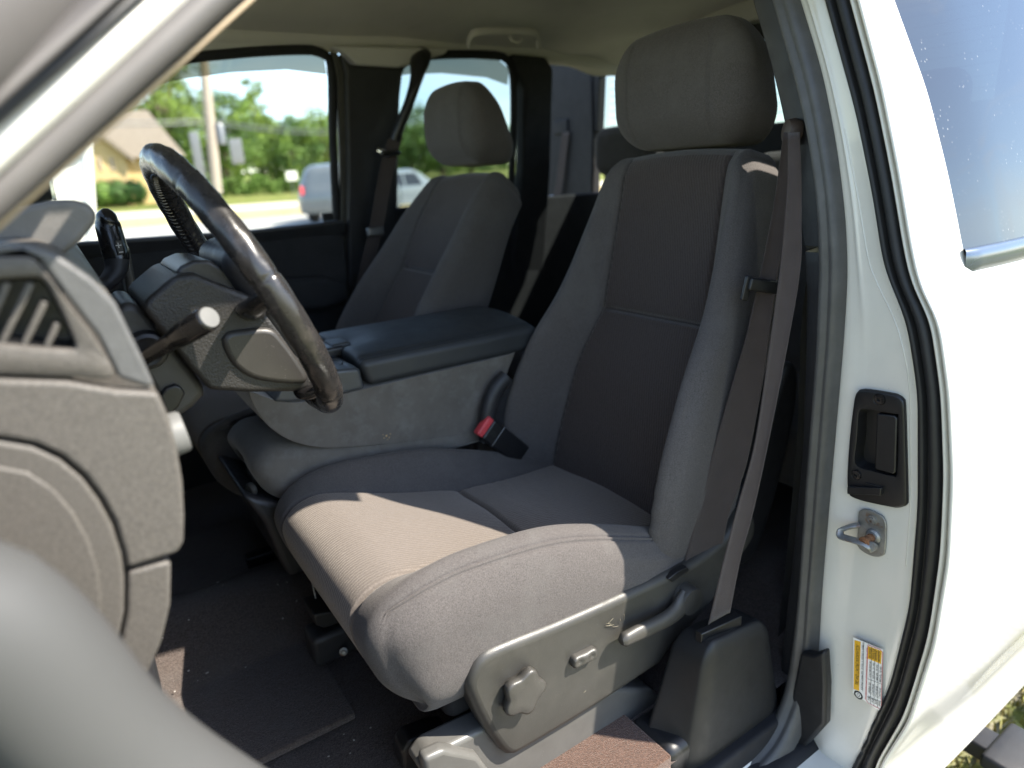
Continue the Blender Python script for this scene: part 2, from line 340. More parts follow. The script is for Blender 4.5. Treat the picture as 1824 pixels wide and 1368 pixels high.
# black weatherstrip with two lobes
def strip(i):
    b, e = Y_JO[i], Y_EXT[i]; w = b - e; o = []
    for t, x in ((-.06, .990), (-.04, .980), (.02, .9755), (.09, .9745), (.16, .977), (.20, .984), (.24, .9855), (.28, .981), (.33, .9735), (.42, .9705), (.52, .9715), (.60, .976), (.655, .983), (.69, .992)):
        o.append((x, b - w * t))
    return o
SG = rows(strip)
low = sm(-.86, -.98, SG[:, :, 2]); SG[:, 1:4, 0] += (.0035 * np.sin(SG[:, :, 2] * 620 + 4 * np.sin(SG[:, :, 2] * 83)) * low)[:, 1:4]
grid('weatherstrip', SG, M_RUBB, DOOR)
def flange(i):
    b, e = Y_JO[i], Y_EXT[i]; w = b - e
    return [(.990, b - w * .68), (.978, b - w * .70), (.9725, b - w * .735), (.9715, b - w * .77), (.974, b - w * .81), (.990, b - w * .83)]
grid('painted_flange', rows(flange), M_CREAM, DOOR)
grid('edge_gap', rows(lambda i: [(1.0, Y_JO[i] - (Y_JO[i] - Y_EXT[i]) * .60), (.992, Y_JO[i] - (Y_JO[i] - Y_EXT[i]) * .84), (.993, Y_EXT[i] + .001)]), M_RUBB, DOOR)
# grey bulb seal and grained trim of the door opening
def seal(i):
    a, b = Y_SI[i], Y_JI[i]; w = a - b
    o = []
    for t, x in ((-.05, 1.0), (.0, .984), (.06, .972), (.16, .962), (.30, .955), (.44, .956), (.56, .961), (.64, .962), (.72, .960), (.84, .963), (.94, .972), (1.0, .982), (1.03, .992)):
        o.append((x, a - w * t))
    return o
SL = rows(seal); SL[:, :, 0] += .0012 * wave3(SL.reshape(-1, 3), 60, 3).reshape(SL.shape[:2])
kb_ = int(np.argmin(abs(ZR + .90))); pth = spline([(0, -.90), (-.006, -.94), (-.020, -.980), (-.055, -1.03), (-.11, -1.06), (-.25, -1.078), (-.5, -1.085), (-.85, -1.085)], 50)
tg_ = np.gradient(pth, axis=0); tg_ /= np.linalg.norm(tg_, axis=1, keepdims=True); r0_ = SL[kb_]
TAIL = np.array([[(.985 + p_[0] - (.985 - q_[0]) * -t_[1] * 1.0, q_[1] - .0 * i, p_[1] + (.985 - q_[0]) * -t_[0]) for q_ in r0_] for i, (p_, t_) in enumerate(zip(pth, tg_))])
grid('bulb_seal', np.vstack([TAIL[::-1], SL[kb_ + 1:]]), M_RUB, DOOR)
TR = rows(lambda i: [(1.10, Y_TI[i] + .030), (1.05, Y_TI[i] + .012), (1.012, Y_TI[i] + .002), (1.002, Y_TI[i]), (1.0, Y_TI[i] - .003), (.9985, (Y_TI[i] + Y_SI[i]) / 2), (.997, Y_SI[i] - .002), (1.0, Y_SI[i] - .008)])
k = int(np.argmin(abs(ZR + .135)))
grid('pillar_trim', TR[k:], M_PLD, DOOR); TL = TR[:k].copy(); TL[:, :, 0] -= .0015; TL[-1, :, 0] += .002; grid('pillar_trim', TL, M_PLD, DOOR)
# rubber boot at the foot of the jamb
fl = pxx([(1470, 1158), (1474, 1220), (1472, 1290), (1440, 1325), (1405, 1350), (1380, 1368), (1395, 1310), (1412, 1240), (1428, 1160), (1450, 1165)], .955)
prism('seal_flap', fl, yz, .95, .972, M_RUBB, DOOR, .006)
# outer skin: hem, window opening, belt
XW = lambda z: 1.075 + .02 * sm(.15, -.14, z) - .03 * sm(.05, .3, z)
zs = np.concatenate([ZR[ZR < -.155], [-.152, -.146, -.140], ZR[ZR > -.135]])
def skin(z, x): return np.array([x, yext(z) - .012 * sm(.97, 1.25, x) + .012 * sm(1.5, 2.1, x), z])
fr = []
for z in zs:
    y = yext(z); fr.append([(.985, y + .006, z), (.974, y + .005, z), (.9705, y + .002, z), (.970, y, z), (.972, y - .0015, z), (.978, y - .002, z), (.99, y - .003, z)] + [tuple(skin(z, x) - (0, .003, 0)) for x in np.linspace(1.01, XW(z), 8)])
grid('outer_skin', np.array(fr), M_WHT, DOOR)
zl = zs[zs <= -.145]
ar = np.array([[tuple(skin(z, XW(z) + (2.10 - XW(z)) * t) - np.array((0, .003, 0))) for t in np.linspace(0, 1, 20)] for z in zl])
grid('lower_skin', ar, M_WHT, DOOR)
zh = zs[zs >= -.146]
grid('quarter_skin', np.array([[tuple(skin(z, x) - (0, .003, 0)) for x in np.linspace(1.56, 2.10, 8)] for z in zh]), M_WHT, DOOR)
GL = np.array([[tuple(skin(z, x) + np.array((0, .004, 0))) for x in np.linspace(XW(z) - .002, 1.57, 14)] for z in zh])
grid('window_glass', GL, M_TINT, DOOR)
grid('window_edge', np.array([[skin(z, XW(z)) - (0, .003, 0), skin(z, XW(z)) + (0, .006, 0)] for z in zh]), M_RUBB, DOOR)
bt = []
for x in np.linspace(1.088, 1.60, 30):
    z0 = -.138 + .004 * (x - 1.09); b = [(.006, .002), (.0, .003), (-.008, .0), (-.011, -.008), (-.012, -.020), (-.008, -.031), (.002, -.036)]
    k = sm(1.086, 1.098, x)
    bt.append([(x, yext(-.145) - .005 - .012 * sm(.97, 1.25, x) + dy * (.3 + .7 * k), z0 + dz) for dy, dz in b])
M_TRIM = mat('satin_trim', (.13, .16, .20), .22, .05, 20, metal=.7)
grid('window_trim', np.array(bt), M_TRIM, DOOR)
# inner lining of the door
grid('door_lining', np.array([[(x, np.interp(z, ZR, Y_TI) + .02 + .03 * sm(-.05, -.3, z), z) for x in np.linspace(1.06, 1.95, 8)] for z in np.linspace(-1.1, -.135, 24)]), M_DEEP, DOOR)
grid('window_reveal', np.array([[(x, np.interp(z, ZR, Y_TI) + .01, z) for x in np.linspace(1.02, XW(z) + .01, 4)] for z in np.linspace(-.14, .3, 16)]), M_PLD, DOOR)

# latch handle on the jamb
XJ = .985
HAN = thing('latch_handle', 'black plastic latch handle with two screws on the white door edge', 'door handle', at(1565, 800, x=XJ))
be = pxx([(1542, 692), (1594, 700), (1608, 706), (1614, 717), (1617, 800), (1619, 891), (1616, 899), (1609, 902), (1592, 902), (1525, 886), (1513, 866), (1516, 790), (1525, 712), (1531, 697)], XJ)
ri = pxx([(1538, 727), (1562, 729), (1599, 736), (1604, 743), (1602, 838), (1595, 846), (1560, 838), (1533, 830), (1526, 817), (1530, 780), (1533, 735), (1535, 730)], XJ)
def ringplate(name, outer, inner, x0, x1, m, parent, bevel=.0015):
    o1 = spline(outer, 64, True); i1 = spline(inner, 64, True)
    # match starts by angle
    def order(p):
        c = p.mean(0); a = np.arctan2(p[:, 1] - c[1], p[:, 0] - c[0]); return np.roll(p, -int(np.argmin(a)), 0)
    o1, i1 = order(o1), order(i1)
    a = np.diff(np.r_[o1, o1[:1]], axis=0); ar = np.sum(o1[:, 0] * np.roll(o1[:, 1], -1) - np.roll(o1[:, 0], -1) * o1[:, 1])
    b = np.sum(i1[:, 0] * np.roll(i1[:, 1], -1) - np.roll(i1[:, 0], -1) * i1[:, 1])
    if ar * b < 0: i1 = order(i1[::-1])
    A = np.array([[(x0, *p) for p in o1], [(x0 + (x1 - x0) * .6, *p) for p in o1], [(x1 - (x1 - x0) * .1, *(p * .985 + o1.mean(0) * .015)) for p in o1], [(x1, *(p * .96 + o1.mean(0) * .04)) for p in o1],
                  [(x1, *(p * 1.05 - i1.mean(0) * .05)) for p in i1], [(x1 - (x1 - x0) * .1, *p) for p in i1], [(x0 + .016, *(p * .93 + i1.mean(0) * .07)) for p in i1], [(x0 + .017, *(p * .1 + i1.mean(0) * .9)) for p in i1]])
    return grid(name, A, m, parent, close_u=True, angle=50)
ringplate('bezel', be, ri, XJ, XJ - .007, M_BLK, HAN)
def inpoly(p, poly):
    x, y = p; c = False
    for i in range(len(poly)):
        (x0, y0), (x1, y1) = poly[i - 1], poly[i]
        if (y0 > y) != (y1 > y) and x < (x1 - x0) * (y - y0) / (y1 - y0) + x0: c = not c
    return c
nJ, mJ = JAMB.shape[:2]; bs = be * .96 + be.mean(0) * .04; ins_ = np.array([[inpoly(JAMB[i, j, 1:], bs) for j in range(mJ)] for i in range(nJ)])
fJ = [(i * mJ + j, i * mJ + j + 1, (i + 1) * mJ + j + 1, (i + 1) * mJ + j) for i in range(nJ - 1) for j in range(mJ - 1) if not (ins_[i, j] and ins_[i + 1, j] and ins_[i, j + 1] and ins_[i + 1, j + 1])]
mesh('jamb_panel', JAMB.reshape(-1, 3), fJ, M_WHT, DOOR)
lv = pxx([(1563, 736), (1594, 740), (1599, 745), (1596, 841), (1592, 844), (1559, 835)], XJ - .006)
prism('lever', lv, yz, XJ + .004, XJ - .008, M_BLK, HAN, .002)
def screw(u, v, r, x, parent, m):
    c = at(u, v, x=x)
    sc = lathe('screw', [(r * 1.12, .001), (r * 1.1, .0025), (r, .002), (r * .96, .0035), (r * .55, .0042), (r * .36, .0042), (r * .34, .0012), (.0001, .001)], c, (-1, 0, 0), m, parent, 20)
    return sc
screw(1567.5, 711, .0085, XJ - .006, HAN, M_GLOS); screw(1526.5, 845, .0075, XJ - .006, HAN, M_GLOS)
prism('slide_tab', pxx([(1511, 866), (1572, 868), (1571, 882), (1511, 879)], XJ - .012), yz, XJ - .004, XJ - .016, M_BLK, HAN, .0015)
prism('tab_guide', pxx([(1543, 859), (1570, 866), (1570, 870), (1543, 869)], XJ - .007), yz, XJ - .003, XJ - .009, M_BLK, HAN, .001)
# striker
STR = thing('door_striker', 'rusty zinc striker with a bent loop bolted below the black latch handle', 'striker', at(1560, 950, x=XJ))
pl = pxx([(1534, 908), (1548, 907), (1572, 918), (1579, 930), (1580, 945), (1578, 982), (1572, 990), (1560, 991), (1546, 986), (1534, 978), (1528, 968), (1530, 940), (1530, 918)], XJ)
prism('mount_plate', spline(pl, 40, True), yz, XJ + .001, XJ - .003, M_ZINC, STR, .0012)
c1 = at(1553, 927, x=XJ - .003); c2 = at(1556, 955, x=XJ - .003)
lathe('bolt', [(.009, 0), (.0088, .0015), (.006, .002), (.0055, .0035), (.0025, .0038), (.0022, .001), (.0001, .001)], c1, (-1, 0, 0), M_ZINC, STR, 18)
lathe('collar', [(.0125, 0), (.012, .003), (.009, .005), (.0085, .008), (.0001, .008)], c2, (-1, 0, 0), M_ZINC, STR, 18)
ax = at(1540, 964, x=XJ - .034) - c2
tube('pin', np.array([c2 + ax * t for t in (0, .25, .3, .6, .62, 1)]), [.006, .006, .0066, .0066, .0055, .0055], M_RUST, STR, 14)
lo = [at(1530, 935, x=XJ - .006), at(1514, 938, x=XJ - .016), at(1499, 944, x=XJ - .027), at(1497, 950, x=XJ - .031), at(1500, 956, x=XJ - .034), at(1520, 962, x=XJ - .037), at(1541, 969, x=XJ - .038), at(1553, 975, x=XJ - .030), at(1556, 977, x=XJ - .012), at(1556, 978, x=XJ - .001)]
tube('loop', spline(lo, 40), .0042, M_ZINC, STR, 12, up=(-1, 0, 0), rb=.0085)
lathe('pin_head', [(.0085, 0), (.0085, .003), (.0055, .0035), (.005, .005), (.0001, .005)], at(1540, 965, x=XJ - .037), (-1, .1, 0), M_RUST, STR, 16)

# tyre placard: lettering is real flat text lying on the jamb, reading upwards
PLC = thing('tire_placard', 'yellow and white tire information sticker low on the white door edge', 'sticker', at(1548, 1197, x=XJ))
XP = XJ - .0065
def flat(name, px, m, d): 
    P = pxx(px, XJ - .005)
    return prism(name, P, yz, XP - d, XP - d - .0002, m, PLC, 0)
def lerp4(q, s, t): q = np.array(q, float); return (q[0] * (1 - s) + q[1] * s) * (1 - t) + (q[3] * (1 - s) + q[2] * s) * t
FULL = [(1522, 1137), (1573, 1158), (1569.5, 1265), (1521, 1232)]          # corners of the sticker: s runs right, t runs down
def sub(s0, s1, t0, t1): return [tuple(lerp4(FULL, s, t)) for s, t in ((s0, t0), (s1, t0), (s1, t1), (s0, t1))]
flat('clear_film', sub(-.02, 1.02, -.02, 1.02), M_LBL, 0)
flat('yellow_band', [(1523.2, 1139.5), (1534.3, 1142), (1531.5, 1229.5), (1521.5, 1226.5)], M_YEL, .0003)
flat('yellow_box', [(1546.5, 1149.5), (1572, 1159), (1570.3, 1182), (1546.5, 1172)], M_YEL, .0003)

def text(body, u, v, px, m, squash=1.0, name='lettering', dirpx=None):
    cu = bpy.data.curves.new(name, 'FONT'); cu.body = body; cu.align_x = 'LEFT'; cu.size = 1
    ob = bpy.data.objects.new(name, cu); COL.objects.link(ob)
    dg = bpy.context.evaluated_depsgraph_get(); me = bpy.data.meshes.new_from_object(ob.evaluated_get(dg)); bpy.data.objects.remove(ob); bpy.data.curves.remove(cu)
    V = np.array([v_.co[:] for v_ in me.vertices]); 
    p0 = at(u, v, x=XP - .0008); p1 = at(*(dirpx or (u + .3, v - 10)), x=XP - .0008); r = (p1 - p0)[1:]; ln = np.linalg.norm(r); r = r / ln
    up = np.array([r[1], -r[0]])
    if up[0] < 0: up = -up
    hgt = np.linalg.norm(at(u, v, x=XP)[1:] - at(u - px, v, x=XP)[1:])
    wmax = V[:, 0].max(); sx = (ln / wmax) if dirpx else hgt / .7 * squash
    for q, v_ in zip(V, me.vertices):
        yz_ = p0[1:] + r * q[0] * sx + up * q[1] * hgt / .7
        v_.co = (p0[0], yz_[0], yz_[1])
    me.update(); me.name = name
    return link(name, me, PLC, m)
text('TIRE AND LOADING INFORMATION', 1529.5, 1222, 5.6, M_INK, dirpx=(1531.3, 1151))
text('SEATING CAPACITY  TOTAL 6  FRONT 3  REAR 3', 1536.5, 1230, 2.6, M_INK, dirpx=(1538.6, 1146))
text('The combined weight of occupants and cargo should never exceed 700 kg or 1543 lbs.', 1542.6, 1246, 2.0, M_REDI, dirpx=(1545, 1154))
for ln, (u0, v0, u1, v1) in zip(("SEE OWNER'S", 'MANUAL FOR', 'ADDITIONAL', 'INFORMATION'), ((1551.5, 1173, 1552.4, 1155), (1557.0, 1175, 1557.8, 1157), (1562.5, 1177.5, 1563.2, 1159.5), (1567.8, 1179.5, 1568.4, 1161.5))):
    text(ln, u0, v0, 3.6, M_INK, dirpx=(u1, v1))
for k, (a, b, c) in enumerate((('TIRE', 'ORIGINAL SIZE', 'COLD TIRE PRESSURE'), ('FRONT', 'LT245/75R16E', '350 kPa, 51 PSI'), ('REAR', 'LT245/75R16E', '480 kPa, 70 PSI'), ('SPARE', 'LT245/75R16E', '480 kPa, 70 PSI'))):
    s = k * 6.1; d = k * 3.2
    text(a, 1549.7 + s, 1249 + d, 3.0, M_INK, dirpx=(1549.9 + s, 1241 + d)); text(b, 1550.2 + s, 1236 + d, 3.0, M_INK, dirpx=(1551 + s, 1216.5 + d)); text(c, 1551.2 + s, 1207 + d, 3.0, M_INK, dirpx=(1552.2 + s, 1179 + d))
def line(u0, v0, u1, v1, m, w=.00045, d=.0009):
    p, q = at(u0, v0, x=XP - d), at(u1, v1, x=XP - d); n = np.cross(q - p, (1, 0, 0)); n = n / np.linalg.norm(n) * w
    return ([p - n, p + n, q + n, q - n], [(0, 1, 2, 3)])
E1 = [(1546, 1148.5), (1567, 1156.5), (1572.3, 1162), (1569.5, 1264), (1546, 1252), (1542.5, 1246)]
joined('red_border', [line(*E1[i], *E1[(i + 1) % 6], M_REDI) for i in range(6)], M_REDI, PLC, False)
joined('table_rule', [line(1552.6 + k * 6.2, 1153 + k * 2.4, 1550.4 + k * 6.2, 1254 + k * 3.2, M_INK, .0003) for k in range(3)] + [line(1544, 1241, 1571, 1250.5, M_INK, .0003), line(1545.5, 1209, 1571.5, 1219, M_INK, .0003), line(1538.6, 1144, 1536.6, 1231, M_INK, .0003)], M_INK, PLC, False)
text('1GTHK29K 8E108235', 1570.5, 1156.2, 2.6, M_INK, dirpx=(1532, 1140.2), name='code_line')
wc = at(1529, 1238, x=XP - .0004)
def ell(r0, r1, m, nm, d, n=28):
    th = np.linspace(0, 2 * math.pi, n, endpoint=False); A = np.array([[(wc[0] - d, wc[1] + r * .0078 * math.cos(t), wc[2] + r * .0078 * math.sin(t)) for t in th] for r in (r0, r1)]); return grid(nm, A, m, PLC, close_u=True)
ell(0, 1, M_INK, 'tyre_symbol', 0); ell(.42, .62, M_LBL, 'rim_symbol', .0002); ell(.0, .22, M_LBL, 'hub_symbol', .0002)
joined('spoke_symbol', [([(wc[0] - .0002, wc[1] + .0078 * (math.cos(a) * r + math.sin(a) * s * .05), wc[2] + .0078 * (math.sin(a) * r - math.cos(a) * s * .05)) for r, s in ((.2, -1), (.2, 1), (.45, 1), (.45, -1))], [(0, 1, 2, 3)]) for a in np.arange(6) * math.pi / 3], M_LBL, PLC, False)

# ------------------------------------------------------------------ cab shell
def yfar(z): return 2.275 - .30 * max(0.0, z + .12) - .04 * sm(-.12, -.2, z) * -1
CAB = thing('pickup_cab', 'white extended cab of the pickup truck seen through its open driver door', 'pickup truck', (.9, 1.37, -1.15))
# headliner with a soft dome and stretched creases at the rear corner
xs = np.linspace(-.16, 2.04, 70); ys = np.linspace(.63, 2.17, 60)
def headz(x, y):
    e = np.abs((y - 1.40) / .77)
    z = .535 - .135 * e ** 3.2 - .045 * sm(1.55, 2.04, x) - .05 * sm(.15, -.16, x)
    z = z + .010 * bump1(x, 1.02, .12) * sm(.75, 1.0, e)
    z = z - .012 * sm(1.35, 1.7, x) * bump1(y, 2.0 - .28 * (x - 1.4), .09) + .006 * np.sin((x * 1.2 + y) * 21) * sm(1.3, 1.8, x) * sm(1.5, 1.9, y)
    return z
HL = np.array([[(x, y, float(headz(x, y))) for y in ys] for x in xs])
grid('headliner', HL, M_HEAD, CAB)
RF = HL.copy(); RF[:, :, 2] += .045 + .01; RF[:, :, 1] = 1.40 + (RF[:, :, 1] - 1.40) * 1.02
grid('roof_panel', RF, M_WHT, CAB)
# near roof rail over the door opening
tube('front_roof_rail', spline([(-.35, .62, .18), (-.1, .63, .325), (.1, .635, .345), (.6, .635, .355), (.8, .63, .35), (.91, .62, .33), (.955, .61, .30)], 40), .045, M_WHT, CAB, 14)
tube('door_header', spline([(.94, .635, .34), (1.2, .64, .345), (1.6, .645, .345), (2.04, .65, .33)], 20), .045, M_HEAD, CAB, 14)
tube('rear_roof_rail', spline([(.6, .64, .39), (1.0, .635, .405), (1.4, .64, .41), (2.04, .65, .36)], 30), .045, M_WHT, CAB, 14)
# far side: door rail over the windows
tube('far_roof_rail', spline([(-.3, 2.20, .22), (0, 2.165, .375), (.4, 2.15, .415), (1.0, 2.145, .43), (1.55, 2.145, .43), (2.04, 2.13, .39)], 40), .035, M_HEAD, CAB, 12)
def farpt(u, v): 
    p = at(u, v, y=2.2)
    for _ in range(12): p = at(u, v, y=float(yfar(p[2])))
    return p
def farpoly(name, pts, m, d=.0, thick=.02, bevel=.004, parent=None):
    P = np.array([farpt(u, v) for u, v in pts]); n = len(P); P[:, 1] -= d; Q = P.copy(); Q[:, 1] += thick
    Fc = [tuple(range(n)), tuple(range(n, 2 * n))[::-1]] + [(i, (i + 1) % n, n + (i + 1) % n, n + i) for i in range(n)]
    o = mesh(name, np.vstack([P, Q]), Fc, m, parent or CAB, True, 35)
    if bevel: b = o.modifiers.new('bevel', 'BEVEL'); b.width = bevel; b.segments = 3; b.limit_method = 'ANGLE'; b.angle_limit = math.radians(30)
    return o
# far B pillar, rear window frame, C pillar trims
farpoly('door_edge', [(588, 92), (600, 96), (612, 120), (616, 300), (622, 560), (612, 560), (604, 300), (598, 140)], M_PLG, .012, .02)
farpoly('pillar_trim', [(600, 96), (620, 118), (712, 124), (706, 180), (702, 300), (700, 380), (680, 600), (618, 600), (614, 300), (610, 130)], M_PLD, .03, .05, .01)
farpoly('belt_header', [(585, 86), (790, 90), (784, 99), (725, 118), (700, 124), (628, 119), (605, 95)], M_HEAD, .04, .05, .006)
def fartube(name, pts, r, m, d, parent, rb=None): 
    return tube(name, spline(np.array([farpt(u, v) - (0, d, 0) for u, v in pts]), 50), r, m, parent, 10, rb=rb)
fartube('rear_window_frame', [(700, 380), (703, 200), (708, 132), (722, 110), (745, 102), (800, 97), (880, 98), (902, 106), (913, 128), (915, 215), (908, 385)], .014, M_DEEP, .0, CAB)
farpoly('far_header', [(40, 196), (285, 78), (420, 62), (600, 66), (800, 74), (930, 84), (990, 92), (990, 106), (900, 106), (800, 99), (600, 92), (560, 88), (420, 92), (285, 112), (50, 220)], M_HEAD, -.004, .02, 0)
rbox('far_quarter_panel', (.84, 2.27, -1.1), (2.06, 2.30, -.085), .01, M_DEEP, CAB)
grid('rear_side_glass', np.array([[farpt(u, v) + (0, .018, 0) for u in (690, 800, 930)] for v in (92, 240, 390)]), M_LTINT, CAB)
farpoly('corner_pillar', [(905, 98), (965, 104), (978, 125), (972, 300), (960, 520), (900, 520), (925, 300), (928, 160)], M_DEEP, .03, .06, .012)
# rear corner trim and back wall with the sliding rear window
XB = 2.0
def backbox(name, pts, m, x0, x1, bevel=.006): return prism(name, pxx(pts, XB), yz, x0, x1, m, CAB, bevel)
backbox('corner_trim', [(960, 80), (1062, 90), (1066, 240), (1062, 430), (930, 430), (950, 300)], M_DEEP, XB - .03, XB + .02, .01)
backbox('window_frame', [(1062, 106), (1078, 98), (1420, 28), (1420, 60), (1112, 108), (1082, 118), (1074, 135), (1070, 235), (1058, 235)], M_DEEP, XB - .02, XB + .02, .004)
yb0, yb1, zb = float(at(1064, 240, x=XB)[1]), .62, float(at(1064, 240, x=XB)[2])
rbox('back_panel', (XB - .01, .62, -1.05), (XB + .04, 2.25, zb - .03), .01, M_DEEP, CAB)
rbox('near_back_pillar', (XB - .02, .60, -.1), (XB + .03, .80, .40), .01, M_DEEP, CAB)
rbox('back_header', (XB - .03, .62, .432), (XB + .04, 2.2, .56), .01, M_HEAD, CAB)
G = np.array([[(XB + .012, y, z) for y in (.70, 1.5, 2.27)] for z in (zb - .05, .3, .46)]); grid('rear_window_glass', G, M_LTINT, CAB)
joined('defroster_wire', [boxvf((XB + .004, .72, z), (XB + .0055, 2.22, z + .0012)) for z in np.arange(zb, .42, .028)], M_DEEP, CAB, False)
# coat-hook grab handle on the far headliner edge
gp = [at(836, 80, y=1.99), at(838, 68, y=1.95), at(850, 57, y=1.92), at(900, 55, y=1.915), at(945, 57, y=1.92), at(957, 64, y=1.95), at(958, 82, y=1.99)]
gh = tube('grab_handle', spline(gp, 30), .0085, M_HEAD, CAB, 12, rb=.012)
hk = [at(908, 62, y=1.93), at(912, 72, y=1.92), at(922, 76, y=1.92), at(930, 70, y=1.92)]
tube('coat_hook', spline(hk, 14), .005, M_HEAD, gh, 8)
# floor, hump, firewall, rocker
gxs, gys = np.linspace(-.75, 2.0, 140), np.linspace(.60, 2.30, 90)
def floorz(x, y): return -.925 + .10 * bump1(y, 1.40, .16) * sm(.9, .1, x) + .16 * sm(-.05, -.65, x) + .05 * sm(1.0, 1.15, x) - .03 * sm(.80, .74, y)
FL = np.array([[(x, y, float(floorz(x, y))) for y in gys] for x in gxs]); FL[:, :, 2] += .004 * wave3(FL.reshape(-1, 3), 22, 5).reshape(FL.shape[:2])
grid('carpet', FL, M_CARP, CAB)
rbox('carpet_mat', at(420, 915, z=-.90) * (1, 1, 1) + np.array((-.42, -.95, -.012)), at(420, 915, z=-.90) + np.array((.0, -.06, .003)), .004, M_CARP, CAB)
rbox('firewall', (-.80, .55, -1.0), (-.72, 2.3, -.1), .02, M_DEEP, CAB)
rbox('underbody', (-.8, .52, -1.15), (2.05, 2.3, -1.04), .02, M_DEEP, CAB)
# door sill: painted rocker, kick strip and the rail cover
rk = np.array([[(x, y, z) for y, z in ((.405, -1.22), (.392, -1.17), (.385, -1.12), (.395, -1.085), (.425, -1.065), (.50, -1.055), (.56, -1.05), (.575, -1.03), (.60, -1.0))] for x in np.linspace(-.10, 1.02, 30)])
grid('rocker_panel', rk, M_WHT, CAB)
rbox('sill_plate', (.20, .570, -1.06), (.985, .600, -.992), .008, M_DEEP, CAB)
rbox('sill_carpet', (.30, .600, -1.05), (.668, .745, -.936), .004, M_CARB, CAB)
# front post of the opening: hinge pillar curving into the sill, windscreen pillar with seals and trim
hq_ = [(-30, 950), (60, 985), (150, 1065), (262, 1205), (350, 1285), (470, 1368), (640, 1480)]
hp = np.array([at(u, v, y=.44 + .0 * k) for k, (u, v) in enumerate(hq_)]); hp = np.vstack([(-.15, .44, -.02), (-.125, .44, -.10), hp, (.22, .45, -.75), (.34, .46, -.93), (.55, .46, -1.04)])
hp[:, 0] -= .036; hp[:, 2] -= .030
tube('hinge_pillar', spline(hp, 70), .044, M_SHADE, CAB, 24, rb=.044)
tube('hinge_pillar_seal', spline(hp + (-.070, -.03, -.045), 50), .026, M_RUBB, CAB, 12, rb=.03)
tube('kick_panel', spline(np.array([(p[0] - .055, .56, p[2] - .05) for p in hp]), 40), .045, M_DEEP, CAB, 14)
def pil(y0, a, b, y1, **k): return [at(*a, y=y0), at(*b, y=y1)]
def pillarbar(name, a0, a1, b0, b1, y, m, depth=.03, dy=.07):
    # a bar between the left edge pixels (a0,a1 at the picture's left side) and the top edge pixels (b0,b1)
    P = [at(-60, a0 + 48, y=y), at(-60, a1 + 48, y=y)]; Q = [at(b0 + 70, -60, y=y + dy), at(b1 + 70, -60, y=y + dy)]
    c0, c1 = (P[0] + P[1]) / 2, (Q[0] + Q[1]) / 2; e0 = c0 - (c1 - c0) * .9; e1 = c1 + (c1 - c0) * (2.7 if name == 'door_frame_trim' else 1.9)
    r = np.linalg.norm(P[0] - P[1]) / 2 * .98
    Pp = spline([e0, c0, c1, e1], 24)
    wd = (P[1] - P[0]); 
    return tube(name, Pp, r, m, CAB, 18, up=np.cross(c1 - c0, wd) / np.linalg.norm(np.cross(c1 - c0, wd)), rb=depth)
M_PIL = mat('pillar_trim_grey', (.085, .079, .076), .6, .06, 20, spec=.3)
M_TAN = mat('tan_trim', (.46, .36, .25), .7, .05, 20, spec=.3)
pillarbar('pillar_trim_edge', 384, 406, 424, 446, .515, M_TAN, .008)
pillarbar('pillar_gap', 362, 392, 400, 430, .512, M_RUBB, .010)
pillarbar('pillar_bulb_seal', 280, 372, 306, 408, .505, mat('pale_rubber', (.095, .089, .086), .55, .08, 20, spec=.3), .022)
pillarbar('windshield_pillar', 200, 288, 238, 312, .49, M_WHT, .016)
pillarbar('pillar_weatherstrip', 158, 206, 182, 246, .475, M_RUBB, .014)
pillarbar('door_frame_edge', 134, 168, 150, 190, .455, M_PIL, .012)
pillarbar('door_frame_trim', -70, 138, -60, 156, .45, M_PIL, .014)
# windscreen, cowl
ws = np.array([[(-.12 - .62 * t, y, .40 - .52 * t) for y in np.linspace(.62, 2.16, 6)] for t in np.linspace(0, 1, 5)])
grid('windshield_glass', ws, M_GLS, CAB)
rbox('cowl', (-1.0, .6, -.22), (-.70, 2.2, -.12), .02, M_DEEP, CAB)
rbox('front_fender', (-1.9, .36, -1.0), (-.19, .56, -.10), .05, M_WHT, CAB)
rbox('hood', (-2.2, .5, -.25), (-.99, 2.25, -.16), .06, M_WHT, CAB)

# passenger door (shut, far side)
PD = thing('passenger_door', 'dark trimmed passenger door with clear side window beyond the steering wheel', 'truck door', (.3, 2.25, -1.0))
fw = [(-200, 470), (437, 414), (592, 396), (604, 396), (618, 560), (625, 1150), (-300, 1150)]
farpoly('door_trim', fw, M_DEEP, .05, .06, .012, PD)
farpoly('window_sill', [(-200, 452), (437, 409), (596, 391), (606, 396), (608, 418), (437, 440), (-200, 486)], M_PLD, .068, .05, .012, PD)
farpoly('armrest', [(200, 510), (440, 492), (560, 486), (600, 500), (604, 530), (560, 545), (200, 575)], M_DEEP, .12, .08, .02, PD)
farpoly('inner_panel', [(420, 455), (560, 430), (585, 440), (590, 470), (560, 482), (420, 490)], M_PLD, .064, .02, .01, PD)
fartube('window_frame', [(60, 215), (130, 185), (285, 115), (420, 95), (540, 89), (575, 96), (590, 122), (593, 250), (600, 400)], .014, M_DEEP, .0, PD)
farpoly('lock_knob', [(564, 380), (582, 378), (584, 392), (566, 394)], M_DEEP, .06, .012, .003, PD)
grid('window_glass', np.array([[farpt(u, v) + (0, .016, 0) for u in (-200, 100, 300, 610)] for v in (80, 250, 420)]), M_GLS, PD)
